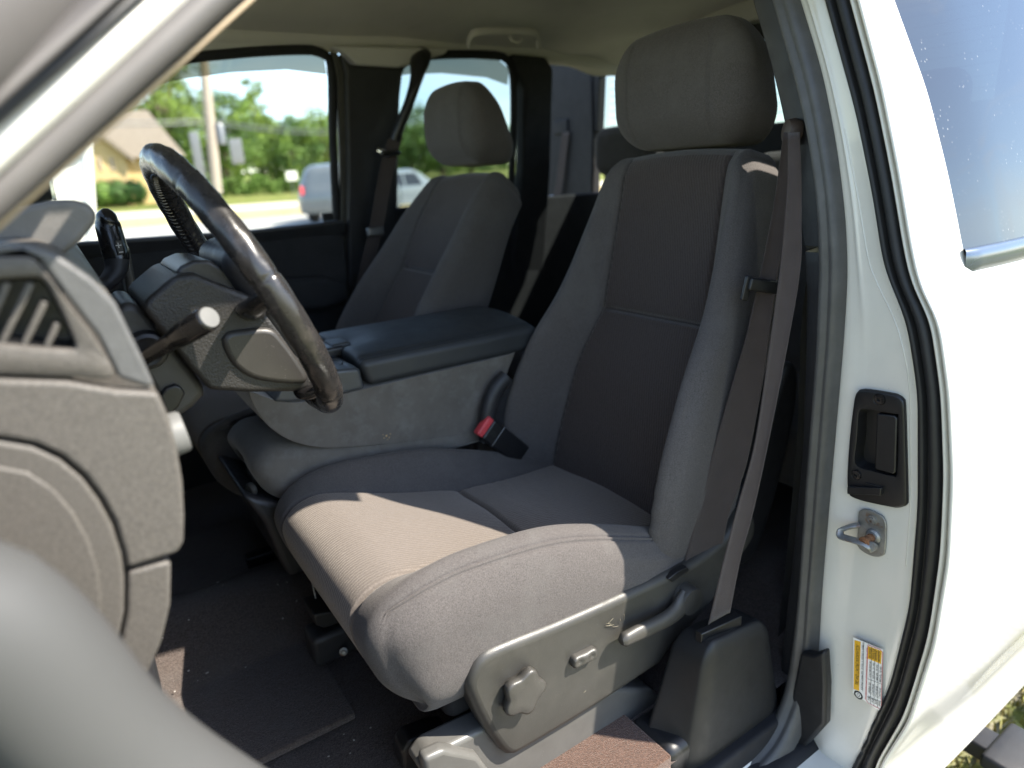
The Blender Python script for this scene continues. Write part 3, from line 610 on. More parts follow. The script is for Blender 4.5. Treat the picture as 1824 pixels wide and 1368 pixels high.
# exterior drip moulding above the far glass (the shaded visor strip across the top of both windows)
M_VIS = glass('visor_acrylic', (.23, .225, .185), ior=1.12)
def visor(name, top, low, par): grid(name, np.array([[farpt(*p) + (0, .04 + .012 * (k % 2), 0) for p in row] for k, row in enumerate((top, low))]), M_VIS, par)
visor('rain_visor', [(200, 140), (285, 118), (420, 96), (520, 90), (584, 90)], [(262, 150), (330, 136), (420, 124), (520, 119), (592, 128)], PD)
M_VIS2 = M_VIS
visor('rain_visor', [(700, 122), (740, 104), (800, 94), (890, 94), (918, 120)], [(700, 134), (740, 128), (800, 126), (880, 134), (918, 148)], CAB)
MIR = thing('door_mirror', 'dark far-side door mirror glimpsed past the dashboard top', 'mirror', at(80, 350, y=2.45))
c = at(80, 338, y=2.45)
rbox('housing', c + (-.09, -.05, -.05), c + (.02, .10, .05), .045, M_RUBB, MIR)
rbox('mirror_glass', c + (.012, -.035, -.035), c + (.024, .085, .038), .006, M_CHR, MIR)

# ------------------------------------------------------------------ dashboard
DASH = thing('dashboard', 'grey grained dashboard end with side vent and round fuse panel cover', 'dashboard', (-.1, .62, -.5))
YD0 = .60
sil = [(205, 540), (232, 590), (255, 640), (280, 692), (300, 740), (315, 800), (325, 860), (328, 920), (328, 960)]
core = [(-120, 470), (-40, 444), (10, 440), (60, 446), (100, 460), (160, 500)] + sil + [(322, 985), (305, 1000), (302, 1080), (285, 1150), (262, 1205), (225, 1280), (150, 1330), (-120, 1330)]
P0 = pxy(core, .612)
prism('dash_body', P0, xz, .655, 2.18, M_DASH, DASH, .012, 4)
def plate(name, px, m=M_DASH, y=.60, t=.016, bev=.0032, smooth_n=0):
    P = pxy(px, y)
    if smooth_n: P = spline(P, smooth_n, True)
    return prism(name, P, xz, y, y + t, m, DASH, bev, 4, 40)
# upper end plate is a frame around the triangular side vent
M_DTOP = mat('dash_top', (.085, .085, .085), .5, .12, 60, [(-420, .3, .0008)], spec=.5)
plate('top_pad', [(-120, 462), (-40, 437), (10, 434), (60, 440), (102, 455), (162, 496), (206, 540), (252, 634), (276, 688), (262, 690), (210, 672), (175, 600), (120, 530), (76, 470), (40, 452), (-120, 480)], M_DTOP, .600, .02, .004)
vo = [(-60, 508), (0, 500), (60, 496), (72, 498), (84, 510), (108, 556), (130, 604), (133, 615), (126, 622), (60, 618), (0, 612), (-60, 608)]
up_outer = [(-120, 484), (38, 456), (72, 474), (116, 534), (170, 604), (204, 672), (120, 672), (0, 668), (-120, 668)]
def xzring(name, outer, inner, y0, depth, m):
    o1 = spline(pxy(outer, y0), 80, True); i1 = spline(pxy(inner, y0), 80, True)
    def order(p, c): 
        a = np.arctan2(p[:, 1] - c[1], p[:, 0] - c[0]); return np.roll(p, -int(np.argmin(a)), 0)
    c = i1.mean(0); th = np.linspace(-math.pi, math.pi, 120, endpoint=False)
    def cast(p):                                       # radial resample about the vent centre
        a = np.arctan2(p[:, 1] - c[1], p[:, 0] - c[0]); r = np.hypot(*(p - c).T); s = np.argsort(a)
        return np.interp(th, np.r_[a[s] - 2 * math.pi, a[s], a[s] + 2 * math.pi], np.r_[r[s], r[s], r[s]])
    ro, rin = cast(o1), cast(i1); d = np.stack([np.cos(th), np.sin(th)], 1)
    A = []
    for k, dy in ((None, .014), (1.0, .005), (.985, .001), (.96, 0), ('a', 0), ('b', .001), ('c', .006)):
        if k is None: r = ro
        elif k == 'a': r = rin + .0045
        elif k == 'b': r = rin + .002
        elif k == 'c': r = rin
        elif k == 'd': r = rin * .9
        else: r = ro * k
        A.append(np.stack([c[0] + d[:, 0] * r, np.full(len(th), y0 + dy), c[1] + d[:, 1] * r], 1))
    duct = np.array([np.stack([c[0] + d[:, 0] * rin, np.full(len(th), y0 + .0055), c[1] + d[:, 1] * rin], 1), np.stack([c[0] + d[:, 0] * rin * .95, np.full(len(th), y0 + depth), c[1] + d[:, 1] * rin * .95], 1), np.array([[c[0], y0 + depth, c[1]]] * len(th))])
    grid('vent_duct', duct, M_BLK, DASH, close_u=True, angle=40)
    return grid(name, np.array(A), m, DASH, close_u=True, angle=45)
xzring('end_plate', up_outer, vo, .598, .052, M_DASH)

VB = plate('side_vent', [(q[0], q[1]) for q in vo], M_BLK, .640, .010, .001)
for a, b in (((-34, 614), (14, 504)), ((2, 614), (56, 504)), ((42, 616), (80, 538)), ((83, 618), (103, 576))):
    p, q = at(*a, y=.604), at(*b, y=.604); t = (q - p) / np.linalg.norm(q - p); n = np.array([-t[2], 0, t[0]]) * .0023
    s = np.array([0, .016, 0])
    V = [p - n, p + n, q + n, q - n]; V = V + [v + s for v in V]
    o = mesh('vent_slat', V, [(0, 1, 2, 3), (7, 6, 5, 4), (0, 4, 5, 1), (1, 5, 6, 2), (2, 6, 7, 3), (3, 7, 4, 0)], M_DASH, VB, True, 30)
    b_ = o.modifiers.new('bevel', 'BEVEL'); b_.width = .0012; b_.segments = 2
plate('lower_plate', [(-120, 678), (0, 676), (120, 680), (208, 696), (262, 698), (282, 700), (302, 745), (316, 800), (326, 860), (329, 920), (328, 965), (318, 985), (226, 1014), (222, 985), (205, 930), (180, 885), (150, 845), (110, 812), (60, 790), (0, 780), (-120, 780)], M_DASH, .596, .02, .004)
plate('lower_end_plate', [(228, 1020), (300, 1000), (305, 1006), (304, 1078), (288, 1145), (264, 1200), (230, 1275), (180, 1330), (150, 1330), (185, 1240), (212, 1160), (226, 1090)], M_DASH, .598, .02, .0035)
plate('fuse_panel_cover', [(-120, 788), (0, 786), (58, 796), (106, 818), (146, 851), (176, 890), (200, 934), (217, 988), (222, 1030), (222, 1090), (208, 1158), (182, 1236), (148, 1325), (-120, 1330)], M_DASH, .5975, .02, .0035)
plate('cover_recess', [(-120, 838), (0, 832), (50, 842), (96, 872), (130, 912), (158, 962), (176, 1020), (182, 1080), (172, 1160), (140, 1260), (-120, 1300)], M_DASH, .5955, .012, .0022)
kn = (at(295, 740, y=.70) + at(300, 815, y=.70)) / 2
M_KNOB = mat('knob_plastic', (.13, .13, .125), .5, .05, 30, spec=.3)
lathe('headlight_knob', [(.027, -.02), (.026, .0), (.022, .001), (.021, .016), (.019, .019), (.0001, .0195)], kn + (-.002, 0, 0), (1, 0, .12), M_KNOB, DASH, 28)
# cluster hood
hd = pxy([(-120, 412), (-30, 396), (10, 384), (50, 366), (90, 357), (130, 356), (155, 362), (169, 380), (166, 396), (140, 428), (105, 455), (60, 456), (-120, 456)], .84)
prism('cluster_hood', hd, xz, .80, 1.22, mat('hood_plastic', (.115, .108, .10), .55, .1, 40, [(-420, .3, .0008)]), DASH, .014, 5)
rbox('centre_stack', (-.30, 1.22, -.75), (-.0, 1.62, -.06), .03, M_PLD, DASH)
cs = at(228, 460, y=1.42); 
prism('stack_edge', pxy([(212, 440), (228, 436), (250, 560), (232, 570)], 1.42), xz, 1.40, 1.47, M_PLG, DASH, .006)
rbox('glovebox_panel', (-.30, 1.60, -.55), (-.06, 2.2, -.16), .05, M_DEEP, DASH)
rbox('knee_panel', (-.22, .66, -.60), (-.01, 1.25, -.20), .04, M_PLD, DASH)

rc_ = np.random.default_rng(12); cr_ = []
for i in range(70):
    x_, y_ = rc_.uniform(.0, .55), rc_.uniform(.72, 1.45); z_ = float(floorz(x_, y_)) + .010; r_ = rc_.uniform(.0008, .0022); a_ = rc_.uniform(0, 6.3)
    cr_.append(boxvf((x_, y_, z_), (x_ + r_ * (1 + 2 * rc_.random()), y_ + r_, z_ + r_)))
tags(joined('carpet_crumbs', cr_, mat('crumb_grey', (.45, .42, .38), .8, .2, 90), CAB, False), kind='stuff')

# ------------------------------------------------------------------ steering column and wheel
YC = .973
COLM = thing('steering_column', 'grey steering column shroud with turn signal stalk and ignition ring', 'steering column', (.0, YC, -.2))
sh = pxy([(203, 548), (222, 538), (242, 538), (264, 560), (300, 606), (335, 650), (364, 690), (362, 702), (344, 722), (322, 738), (304, 746), (292, 735), (275, 700), (240, 640), (205, 600)], .915)
prism('shroud', sh, xz, .905, 1.05, mat('shroud_plastic', (.036, .034, .032), .5, .1, 40, GRAIN), COLM, .014, 4)
prism('shroud_slot', pxy([(284, 704), (296, 690), (312, 684), (322, 688), (330, 700), (318, 724), (304, 738), (296, 734)], .90), xz, .897, .93, M_BLK, COLM, .006)
a = np.array([math.cos(math.radians(24)), 0, math.sin(math.radians(24))])
rg = at(263, 624, y=.895)
lathe('stalk_boot', [(.024, .02), (.0235, .0), (.021, -.006), (.017, -.008), (.012, -.006), (.0001, -.006)], rg, (0, 1, 0), M_BLK, COLM, 24)
s0, s1 = at(236, 652, y=.905), at(372, 566, y=.775)
T = [0, .1, .3, .50, .62, .63, .70, .71, .78, .80, .975, .99, 1.0]; Rr = [.0075, .0078, .0088, .0102, .0115, .0126, .0130, .0138, .0138, .0142, .0142, .0134, .012]
stk = tube('turn_signal_stalk', np.array([s0 + (s1 - s0) * t for t in T]), Rr, M_GLOS, COLM, 20)
d = (s1 - s0) / np.linalg.norm(s1 - s0)
lathe('stalk_cap', [(.0122, 0), (.0122, .0008), (.0112, .0022), (.0001, .0026)], s1, d, M_KNOB, stk, 24)
lathe('stalk_ring', [(.0138, -.0008), (.0143, 0), (.0138, .0008)], s0 + (s1 - s0) * .80, d, M_PLG, stk, 20)
tl = [at(292, 600, y=.915), at(286, 584, y=.90), at(294, 572, y=.895), at(306, 580, y=.895)]
tube('tilt_lever', spline(tl, 16), [.006] * 8 + [.007] * 8, M_PLG, COLM, 10)

WH = thing('steering_wheel', 'worn black leather steering wheel with laced cover', 'steering wheel', (.2, YC, -.13))
C0 = np.array([.2, YC, -.13]); tau = math.radians(24); Rw = .190; rw = .0186
ev = np.array([-math.sin(tau), 0, math.cos(tau)]); nv = np.array([math.cos(tau), 0, math.sin(tau)]); yv = np.array([0, 1., 0])
NP, NT = 420, 40
ph = np.linspace(0, 2 * math.pi, NP, endpoint=False); th = np.linspace(0, 2 * math.pi, NT, endpoint=False)
def rim(p, t, r): 
    ra = math.cos(p) * yv + math.sin(p) * ev
    return C0 + ra * (Rw + r * math.cos(t)) + nv * (r * math.sin(t))
A = np.zeros((NP + 1, NT, 3))
TS = math.radians(205)                                # where the lacing runs: inner side, a little towards the dash
for i in range(NP + 1):
    p = ph[i % NP]
    for j, t in enumerate(th):
        dl = (t - TS + math.pi) % (2 * math.pi) - math.pi
        r = rw * (1 + .05 * math.cos(2 * t))
        r -= .0032 * math.exp(-(dl / .16) ** 2)
        r += .0011 * math.exp(-((abs(dl) - .42) / .25) ** 2) * math.sin(p * 95 + 3 * math.sin(p * 17)) + .0006 * math.sin(p * 23 + t * 3) * math.sin(p * 7 + 2 * t)
        for sp in (2.95, 3.95, 5.6, .3, 2.2):
            r -= .0018 * math.exp(-(((p - sp + math.pi) % (2 * math.pi) - math.pi) / .008) ** 2)
        A[i, j] = rim(p, t, r)
rimo = grid('rim', A, M_LEA, WH, close_u=True)
lac = []
for i in range(150):
    p = 2 * math.pi * i / 150
    for sgn in (-1, 1):
        pts = [rim(p + sgn * 0.0 + .010 * k_, TS + sgn * (.02 + .42 * k_ / 2), rw * (.97 + .10 * math.sin(1.2 * k_))) for k_ in (0, 1, 2)]
        lac.append(tube('x', np.array(pts), [.0011, .0012, .0008], None, None, 5, ret=True))
joined('lacing', lac, M_LEA, rimo)
# hub cover seen from the driver's left, and its pads
HUBM = mat('hub_plastic', (.017, .0155, .0145), .5, .1, 40, [(-420, .5, .0010)], spec=.5, specks=(260, .08, (.3, .27, .24)))
hb = pxy([(250, 546), (262, 530), (285, 510), (310, 489), (345, 486), (390, 505), (440, 524), (466, 548), (500, 590), (530, 630), (556, 672), (552, 690), (520, 696), (440, 697), (372, 693), (340, 658), (300, 606)], .885)
prism('hub_cover', hb, xz, .876, 1.07, HUBM, WH, .030, 7)
pa = pxy([(311, 488), (322, 474), (345, 464), (372, 463), (400, 478), (430, 500), (452, 522), (440, 528), (400, 516), (352, 504)], .90)
prism('hub_pad', pa, xz, .90, 1.05, mat('pad_plastic', (.022, .021, .021), .4, .1, 40, [(-420, .2, .0006)], specks=(260, .07, (.3, .27, .24))), WH, .022, 6)
sc_ = spline(pxy([(394, 604), (402, 592), (430, 586), (480, 584), (505, 606), (530, 640), (548, 672), (540, 682), (500, 682), (452, 674), (420, 655), (402, 630)], .876), 40, True)
prism('side_pad', sc_, xz, .869, .90, mat('side_pad_plastic', (.030, .0275, .025), .42, .08, 40, [(-500, .15, .0005)], specks=(260, .11, (.36, .33, .3))), WH, .008, 4)
sc2 = at(403, 648, y=.879); lathe('screw_hole', [(.003, -.001), (.003, .0), (.0001, .0)], sc2, (0, -1, 0), M_INK, WH, 12)
def spoke(a_, p, w0, w1):
    b_ = rim(p, math.pi, rw * .5); mid = (np.array(a_) + b_) / 2 - nv * .012
    tube('spoke', spline([np.array(a_), mid, b_], 14), np.linspace(w0, w1, 14), M_GLOS, WH, 12, rb=np.linspace(w0, w1, 14) * .62)
spoke(at(452, 552, y=.90), 3.05, .024, .016); spoke(at(545, 690, y=.90), 4.05, .018, .014)
spoke((.19, 1.06, -.14), .09, .024, .016); spoke((.24, 1.05, -.23), 5.37, .018, .014)
front = C0 + nv * .01
rbox('airbag_pad', (-.09, -.10, -.02), (.09, .10, .035), .025, M_PLD, WH, warp=lambda P: C0 + P[:, :1] * ev - .02 * ev + P[:, 1:2] * yv + P[:, 2:3] * nv)

SHF = thing('gear_shift_lever', 'black column shift lever with plus and minus button beside the steering wheel', 'gear lever', at(190, 440, y=1.24))
gp = spline(np.array([at(188, 371, y=1.24), at(192, 400, y=1.24), at(200, 430, y=1.235), at(207, 458, y=1.23), at(206, 482, y=1.225), at(190, 503, y=1.215), at(165, 517, y=1.20), at(130, 528, y=1.19)]), 50)
rr = np.interp(np.linspace(0, 1, 50), [0, .02, .05, .12, .40, .42, .5, .7, 1], [.004, .010, .0155, .018, .0195, .0185, .018, .0135, .012])
k = 23
grip = tube('grip', gp[:k], rr[:k], M_GLOS, SHF, 20, rb=rr[:k] * .9)
tube('stem', gp[k - 1:], rr[k - 1:] * .985, M_PLD, SHF, 20, rb=rr[k - 1:] * .9)
bp = at(209, 437, y=1.215)
bt_ = prism('shift_button', pxy([(203, 428), (217, 427), (222, 452), (209, 455)], 1.212), xz, 1.210, 1.23, M_BLK, SHF, .0015)
pc = at(211, 437, y=1.2095); pm = at(216, 449, y=1.2095)
joined('shift_marks', [boxvf(pc - (.004, .0006, .0007), pc + (.004, 0, .0007)), boxvf(pc - (.0007, .0006, .004), pc + (.0007, 0, .004)), boxvf(pm - (.003, .0006, .0007), pm + (.003, 0, .0007))], M_MARK, bt_, False)

# ------------------------------------------------------------------ seats
def split_mesh(P, Q, sel, na, ma, nb, mb, parent):
    Q = np.asarray(Q); oa = None
    for keep, nm, m in ((~sel, na, ma), (sel, nb, mb)):
        q = Q[keep]; u, inv = np.unique(q, return_inverse=True)
        o = mesh(nm, P[u], inv.reshape(q.shape), m, parent if keep is not None and nm == na else oa)
        if nm == na: oa = o
    return oa
def cushion(root, yc, dx, dz, full=True):
    ins_x = np.array([.20, .26, .30, .36, .42, .575, .70, .82, .95]); ins_z = np.array([-.530, -.534, -.541, -.555, -.572, -.606, -.628, -.647, -.662])
    wix = np.array([.2, .30, .42, .575, .70, .82, .95]); wiw = np.array([.176, .171, .152, .139, .150, .178, .20])
    wi = .15
    cl = [wi + k for k in (-.012, -.007, -.0035, 0, .0035, .007, .012)]
    ex = cl + [-c for c in cl] + [-.238, -.240, -.242, -.244, -.2465, -.249, -.251, -.253, -.255]
    xs_ = axis(.232, .93, .085, 10, 44, [.575 + k for k in (-.012, -.008, -.004, -.002, 0, .002, .004, .008, .012)])
    ys_ = axis(-.264, .264, .060, 8, 40, ex); zs_ = axis(-.185, 0, .068, 9, 8)
    P, Q, C = lattice(xs_, ys_, zs_); lo = (.232, -.264, -.185); hi = (.93, .264, 0)
    R_, NR = rounded(P, lo, hi, (.085, .060, .068), True)
    dsm = bump1(P[:, 1], -.242, .0026) + bump1(P[:, 1], -.251, .0026) - .5 * bump1(P[:, 1], -.2465, .002)
    R_ = R_ - NR * (.0030 * dsm * (P[:, 2] > -.001))[:, None]
    x, y, z = R_.T; ay = np.abs(P[:, 1])
    topf = sm(-.12, 0, z)
    hb = smi(x, [.22, .28, .365, .46, .56, .66, .76, .86, .95], [.0, .014, .042, .060, .066, .052, .030, .012, 0]); 
    hb = np.where(P[:, 1] < 0, hb * 1.0, hb)
    B = sm(wi, .215, ay) 
    z2 = z + hb * B * topf
    z2 = z2 + .006 * bump1(y, 0, .08) * topf * sm(.25, .4, x)                        # slight crown of the middle
    frontf = sm(.30, .24, P[:, 0])
    # seams
    g = bump1(ay, wi, .0042) * ((P[:, 2] > -.001) | (P[:, 0] < .2325))
    topin = (P[:, 2] > -.001) & (ay < wi + .001)
    st = bump1(P[:, 0], .575, .0045) * topin * sm(wi, wi - .02, ay)
    pk = bump1(P[:, 0], .575, .03) * topin
    z2 = z2 - .0090 * g * topf - .0160 * st - .005 * pk
    x2 = x + .005 * g * frontf
    # front face bulges, slightly tucked at its foot
    fz = np.clip(-z / .185, 0, 1)
    x2 = x2 + frontf * (.045 * fz ** 2.2 - .012 * np.sin(fz * math.pi))
    # insert narrows at the cross seam
    wl = smi(x2, wix, wiw); sc = np.where(ay <= wi, wl / wi, (wl + (ay - wi) * (.264 - wl) / (.264 - wi)) / np.maximum(ay, 1e-6))
    y2 = y * sc
    # sag and wrinkles on the outer side
    Pn = np.stack([x2, y2, z2], 1)
    side = sm(-.24, -.262, y) 
    y2 = y2 - .006 * side * np.sin(np.clip(-z / .185, 0, 1) * math.pi) + side * .0030 * np.sin((z2 * 150 + x2 * 30) + 3 * np.sin(x2 * 11)) * sm(.55, .85, x2)
    z2 = z2 + .0018 * wave3(Pn, 26, 4) * topf + .0009 * np.sin(x2 * 210 + 2.5 * np.sin(y2 * 40)) * topin * bump1(x2, .66, .10)
    zc = smi(x2, ins_x, ins_z)
    V = np.stack([x2 + dx, yc + y2, zc + z2 + dz - .02 * sm(.45, .3, x2) * sm(-.1, -.185, z)], 1)
    Qs = np.asarray(Q); ctr = P[Qs].mean(1); 
    sel = (np.abs(ctr[:, 1]) < wi) & ((ctr[:, 2] > -.001) | (ctr[:, 0] < .2325))
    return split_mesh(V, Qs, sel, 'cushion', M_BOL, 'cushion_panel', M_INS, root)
def backrest(root, yc, CL, dW=1.0, bol=1.0, seed=3, depth=.135):
    CL = np.array(CL, float); CLs = spline(CL, 200); hl = np.r_[0, np.cumsum(np.linalg.norm(np.diff(CLs, axis=0), axis=1))]; H = hl[-1]
    Tn = np.gradient(CLs, axis=0); Tn /= np.linalg.norm(Tn, axis=1, keepdims=True)
    Nn = np.stack([-Tn[:, 1], Tn[:, 0]], 1)                                         # forward
    hst = hl[int(np.argmin(np.abs(CLs[:, 1] - STITCH)))]
    wi = .15; cl = [wi + k for k in (-.012, -.007, -.0035, 0, .0035, .007, .012)]
    ss = axis(-.25, .25, .062, 8, 34, cl + [-c for c in cl] + [-.236, -.24, -.244, -.248]); hs = axis(0, H, .065, 9, 62, [hst + k for k in (-.012, -.008, -.004, -.002, 0, .002, .004, .008, .012)])
    dd = axis(-depth, 0, .06, 8, 4)
    P, Q, C = lattice(ss, hs, dd); R_ = rounded(P, (-.25, 0, -depth), (.25, H, 0), (.05, .055, .042))
    s, h, d = R_.T; a0 = np.abs(P[:, 0]); t = h / H
    Wt = smi(t, [0, .15, .30, .45, .62, .78, .90, 1.0], np.array([.262, .270, .268, .256, .238, .216, .196, .178]) * dW) / .25
    wI = smi(t, [0, .12, .25, .40, .58, .8, 1.0], [.185, .182, .180, .172, .148, .139, .134]); 
    wf = Wt * .25
    sc = np.where(a0 <= wi, wI / wi, (wI + (a0 - wi) * (wf - wI) / (.25 - wi)) / np.maximum(a0, 1e-6))
    front = sm(-depth, -.02, d)
    b = smi(t, [0, .1, .25, .40, .55, .70, .85, 1], np.array([.085, .100, .112, .100, .078, .052, .028, .010]) * bol)
    d2 = d + b * 1.06 * sm(wi - .004, .215, a0) * front - .010 * (1 - (np.minimum(a0, wi) / wi) ** 2) * front * sm(1.0, .8, t)
    onf = P[:, 2] > -.001
    g = bump1(a0, wi, .0042) * onf
    inn = onf & (a0 < wi + .001)
    st = bump1(P[:, 1], hst, .0045) * inn * sm(wi, wi - .02, a0)
    d2 = d2 - .0110 * g - .0160 * st - .006 * bump1(P[:, 1], hst, .03) * inn
    pat = inn * bump1(P[:, 1], H - .13, .05) * bump1(P[:, 0], .085, .05); d2 = d2 - .0014 * pat * (1 + np.sin(s * 520 + h * 90 + 2 * np.sin(h * 60)))
    d2 = d2 - .0010 * bump1(P[:, 0], -.242, .0028) * onf
    Pn = np.stack([s, h, d], 1)
    d2 = d2 + .0018 * wave3(Pn, 22, seed) * front
    wr = inn * bump1(t, .16, .10); d2 = d2 + .0024 * wr * np.sin(h * 230 + 3 * np.sin(s * 18) + s * 25)
    wr2 = (P[:, 0] < -.2) * bump1(t, .10, .09); d2 = d2 + .0022 * wr2 * np.sin(h * 170 + d * 120)
    cx_ = np.interp(h, hl, CLs[:, 0]); cz_ = np.interp(h, hl, CLs[:, 1]); nx_ = np.interp(h, hl, Nn[:, 0]); nz_ = np.interp(h, hl, Nn[:, 1])
    s2 = s * sc * (1 - .06 * sm(-.03, -depth, d))
    V = np.stack([cx_ + nx_ * d2, yc + s2, cz_ + nz_ * d2 - .012 * (s2 / .18) ** 2 * sm(.9, 1, t)], 1)
    Qs = np.asarray(Q); ctr = P[Qs].mean(1); sel = (np.abs(ctr[:, 0]) < wi) & (ctr[:, 2] > -.001)
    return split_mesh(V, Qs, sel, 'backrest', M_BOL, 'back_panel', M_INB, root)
def headrest(root, yc, x0, z0, z1, w=.140, depth=.18, tilt=0):
    ex = [.098, .101, .104, .107, .110]
    A_ = [axis(0, depth, .062, 8, 8), axis(-w, w, .066, 9, 14, ex + [-e for e in ex]), axis(0, z1 - z0, .068, 9, 10)]
    P, Q, C = lattice(*A_); R_ = rounded(P, (0, -w, 0), (depth, w, z1 - z0), (.062, .066, .068)); x, y, z = R_.T; t = z / (z1 - z0)
    seam = (bump1(np.abs(P[:, 1]), .101, .0016) + bump1(np.abs(P[:, 1]), .107, .0016)) * (P[:, 0] < .001)
    x2 = .004 + x * (1 - .50 * np.clip(t, 0, 1)) - .018 * (1 - (y / w) ** 2) * np.sin(np.clip(t, 0, 1) * math.pi) + .0025 * seam
    y2 = y * (1 - .10 * (x / depth) - .05 * sm(.6, 1, t) - .05 * sm(.35, 0, t)); z2 = z + .014 * (1 - (y / w) ** 2) * sm(.4, 1, t) - .012 * (x / depth) * sm(.5, 0, t)
    V = np.stack([x0 + x2 + tilt * z2, yc + y2, z0 + z2], 1); V[:, 0] += .0012 * wave3(V, 24, 9)
    hr = mesh('headrest', V, Q, M_BOL, root)
    for sg in (-.065, .065):
        tube('headrest_post', np.array([(x0 + .085, yc + sg, z0 - .05), (x0 + .085, yc + sg, z0 + .03)]), .006, M_CHR, hr, 12)
    return hr
STITCH = -.288
SEAT = thing('driver_bucket', 'dark grey cloth driver seat, front cushion half in sunlight', 'car seat', (.6, YC, -.93), 'cloth bucket seats of the cab')
cushion(SEAT, YC, 0, 0)
backrest(SEAT, YC, [(.835, -.715), (.862, -.600), (.917, -.430), (.976, -.288), (1.012, -.130), (1.034, -.02), (1.046, .040)])
headrest(SEAT, YC, 1.022, .040, .244, .179)
# side shield with its controls
YS = .694
vs = pxy([(835, 1232), (842, 1200), (852, 1180), (872, 1163), (920, 1142), (1000, 1110), (1100, 1066), (1165, 1036), (1232, 1004), (1290, 962), (1330, 918), (1348, 925), (1345, 960), (1318, 1000), (1288, 1050), (1240, 1110), (1202, 1150), (1176, 1186), (1160, 1196), (1080, 1250), (1000, 1300), (926, 1344), (912, 1350), (898, 1344), (884, 1328), (860, 1290)], YS)
shd = prism('side_shield', spline(vs, 110, True), xz, YS, YS + .05, M_PLG, SEAT, .016, 5)
kc = at(925, 1225, y=YS); th_ = np.linspace(0, 2 * math.pi, 80, endpoint=False)
kr = .0350 + .0044 * np.cos(5 * th_ + .6)
def knobring(y, k): return np.array([(kc[0] + math.cos(t) * r * k, y, kc[2] + math.sin(t) * r * k) for t, r in zip(th_, kr)])
M_CTRL = mat('control_plastic', (.048, .045, .040), .42, .1, 30, GRAIN, specks=(260, .08, (.32, .3, .27)))
kb = grid('adjuster_knob', np.array([knobring(YS + .004, .82), knobring(YS - .004, .86), knobring(YS - .006, .98), knobring(YS - .014, 1.0), knobring(YS - .018, .965), knobring(YS - .0192, .88), knobring(YS - .0192, .45), knobring(YS - .0192, .01)]), M_CTRL, SEAT, close_u=True, angle=60)
sw0, sw1 = at(1018, 1182, y=YS - .006), at(1062, 1160, y=YS - .006)
swd = (sw1 - sw0) / np.linalg.norm(sw1 - sw0); swn = np.cross(swd, (0, 1, 0))
def swarp(P): 
    x, y, z = P.T; dent = .004 * (np.exp(-((x - .013) ** 2 + z ** 2) / .00004) + np.exp(-((x + .013) ** 2 + z ** 2) / .00004)) * (y < -.003)
    return (sw0 + sw1) / 2 + np.outer(x, swd) + np.outer(y + dent, (0, 1, 0)) + np.outer(z, swn)
rbox('lumbar_switch', (-.025, -.008, -.0105), (.025, .012, .0105), .0075, M_CTRL, SEAT, swarp, 5, (24, 4, 12))
lp = spline(np.array([at(1222, 1062, y=YS - .012), at(1208, 1084, y=YS - .016), at(1190, 1100, y=YS - .020), at(1160, 1116, y=YS - .022), at(1130, 1130, y=YS - .022), at(1106, 1142, y=YS - .021)]), 30)
rl = np.interp(np.linspace(0, 1, 30), [0, .12, .3, .45, .8, .97, 1], [.021, .022, .0165, .0145, .0145, .0125, .007])
tube('recline_lever', lp, rl, M_CTRL, SEAT, 16, up=(0, 1, 0), rb=np.minimum(.0105, rl))
lathe('lever_hub', [(.026, .012), (.026, -.014), (.024, -.019), (.0001, -.021)], at(1220, 1064, y=YS - .006), (0, 1, 0), M_CTRL, SEAT, 28)
prism('belt_anchor_slot', pxy([(1188, 1030), (1206, 1016), (1222, 1008), (1226, 1014), (1196, 1036)], YS), xz, YS - .0035, YS + .01, M_BLK, SEAT, .0015)
# lower trim below the front of the cushion, pan, recliner cover
tr_ = np.array([[(np.interp(s, [-.24, -.1, .1, .25], [.325, .275, .275, .30]) + .03 * k, YC + s, -.715 - .022 * k + np.interp(s, [-.24, .25], [.0, .0])) for k in (0, .5, 1, 1.6)] for s in np.linspace(-.235, .25, 20)])
grid('front_trim', tr_, M_PLD, SEAT, thick=.008)
rbox('seat_pan', (.34, YC - .22, -.80), (.90, YC + .22, -.70), .02, M_DEEP, SEAT)
rc = pxy([(1300, 900), (1345, 850), (1385, 700), (1410, 640), (1420, 700), (1390, 850), (1345, 985), (1310, 1000)], .745)
prism('recliner_cover', spline(rc, 40, True), xz, .742, .79, M_PLD, SEAT, .01)
def rail(name, p0, p1, w, h, m, parent, **k):
    p0, p1 = np.array(p0), np.array(p1); d = p1 - p0; ln = np.linalg.norm(d); d = d / ln; s = np.cross((0, 0, 1), d); s /= np.linalg.norm(s); u = np.cross(d, s)
    return rbox(name, (0, -w / 2, -h / 2), (ln, w / 2, h / 2), .004, m, parent, lambda P: p0 + np.outer(P[:, 0], d) + np.outer(P[:, 1], s) + np.outer(P[:, 2], u), **k)
r0 = at(728, 1340, z=-.885); r1 = r0 + (.55, -.02, -.01)
rail('seat_rail', r0, r1, .034, .022, M_BLK, SEAT); rail('rail_insert', r0 + (.03, 0, .010), r1 + (0, 0, .010), .014, .012, M_STL, SEAT)
q0 = at(600, 1150, z=-.885); rail('seat_rail', q0, q0 + (.55, 0, -.01), .036, .024, M_BLK, SEAT)
prism('rail_end_cap', pxy([(716, 1338), (730, 1318), (770, 1302), (800, 1296), (800, 1340), (740, 1372), (718, 1372)], r0[1] - .02), xz, r0[1] - .022, r0[1] + .018, M_BLK, SEAT, .006)
br = rbox('front_bracket', at(556, 1178, y=1.13) + (0, -.03, 0), at(628, 1095, y=1.13) + (0, .035, 0), .012, M_PLD, SEAT)
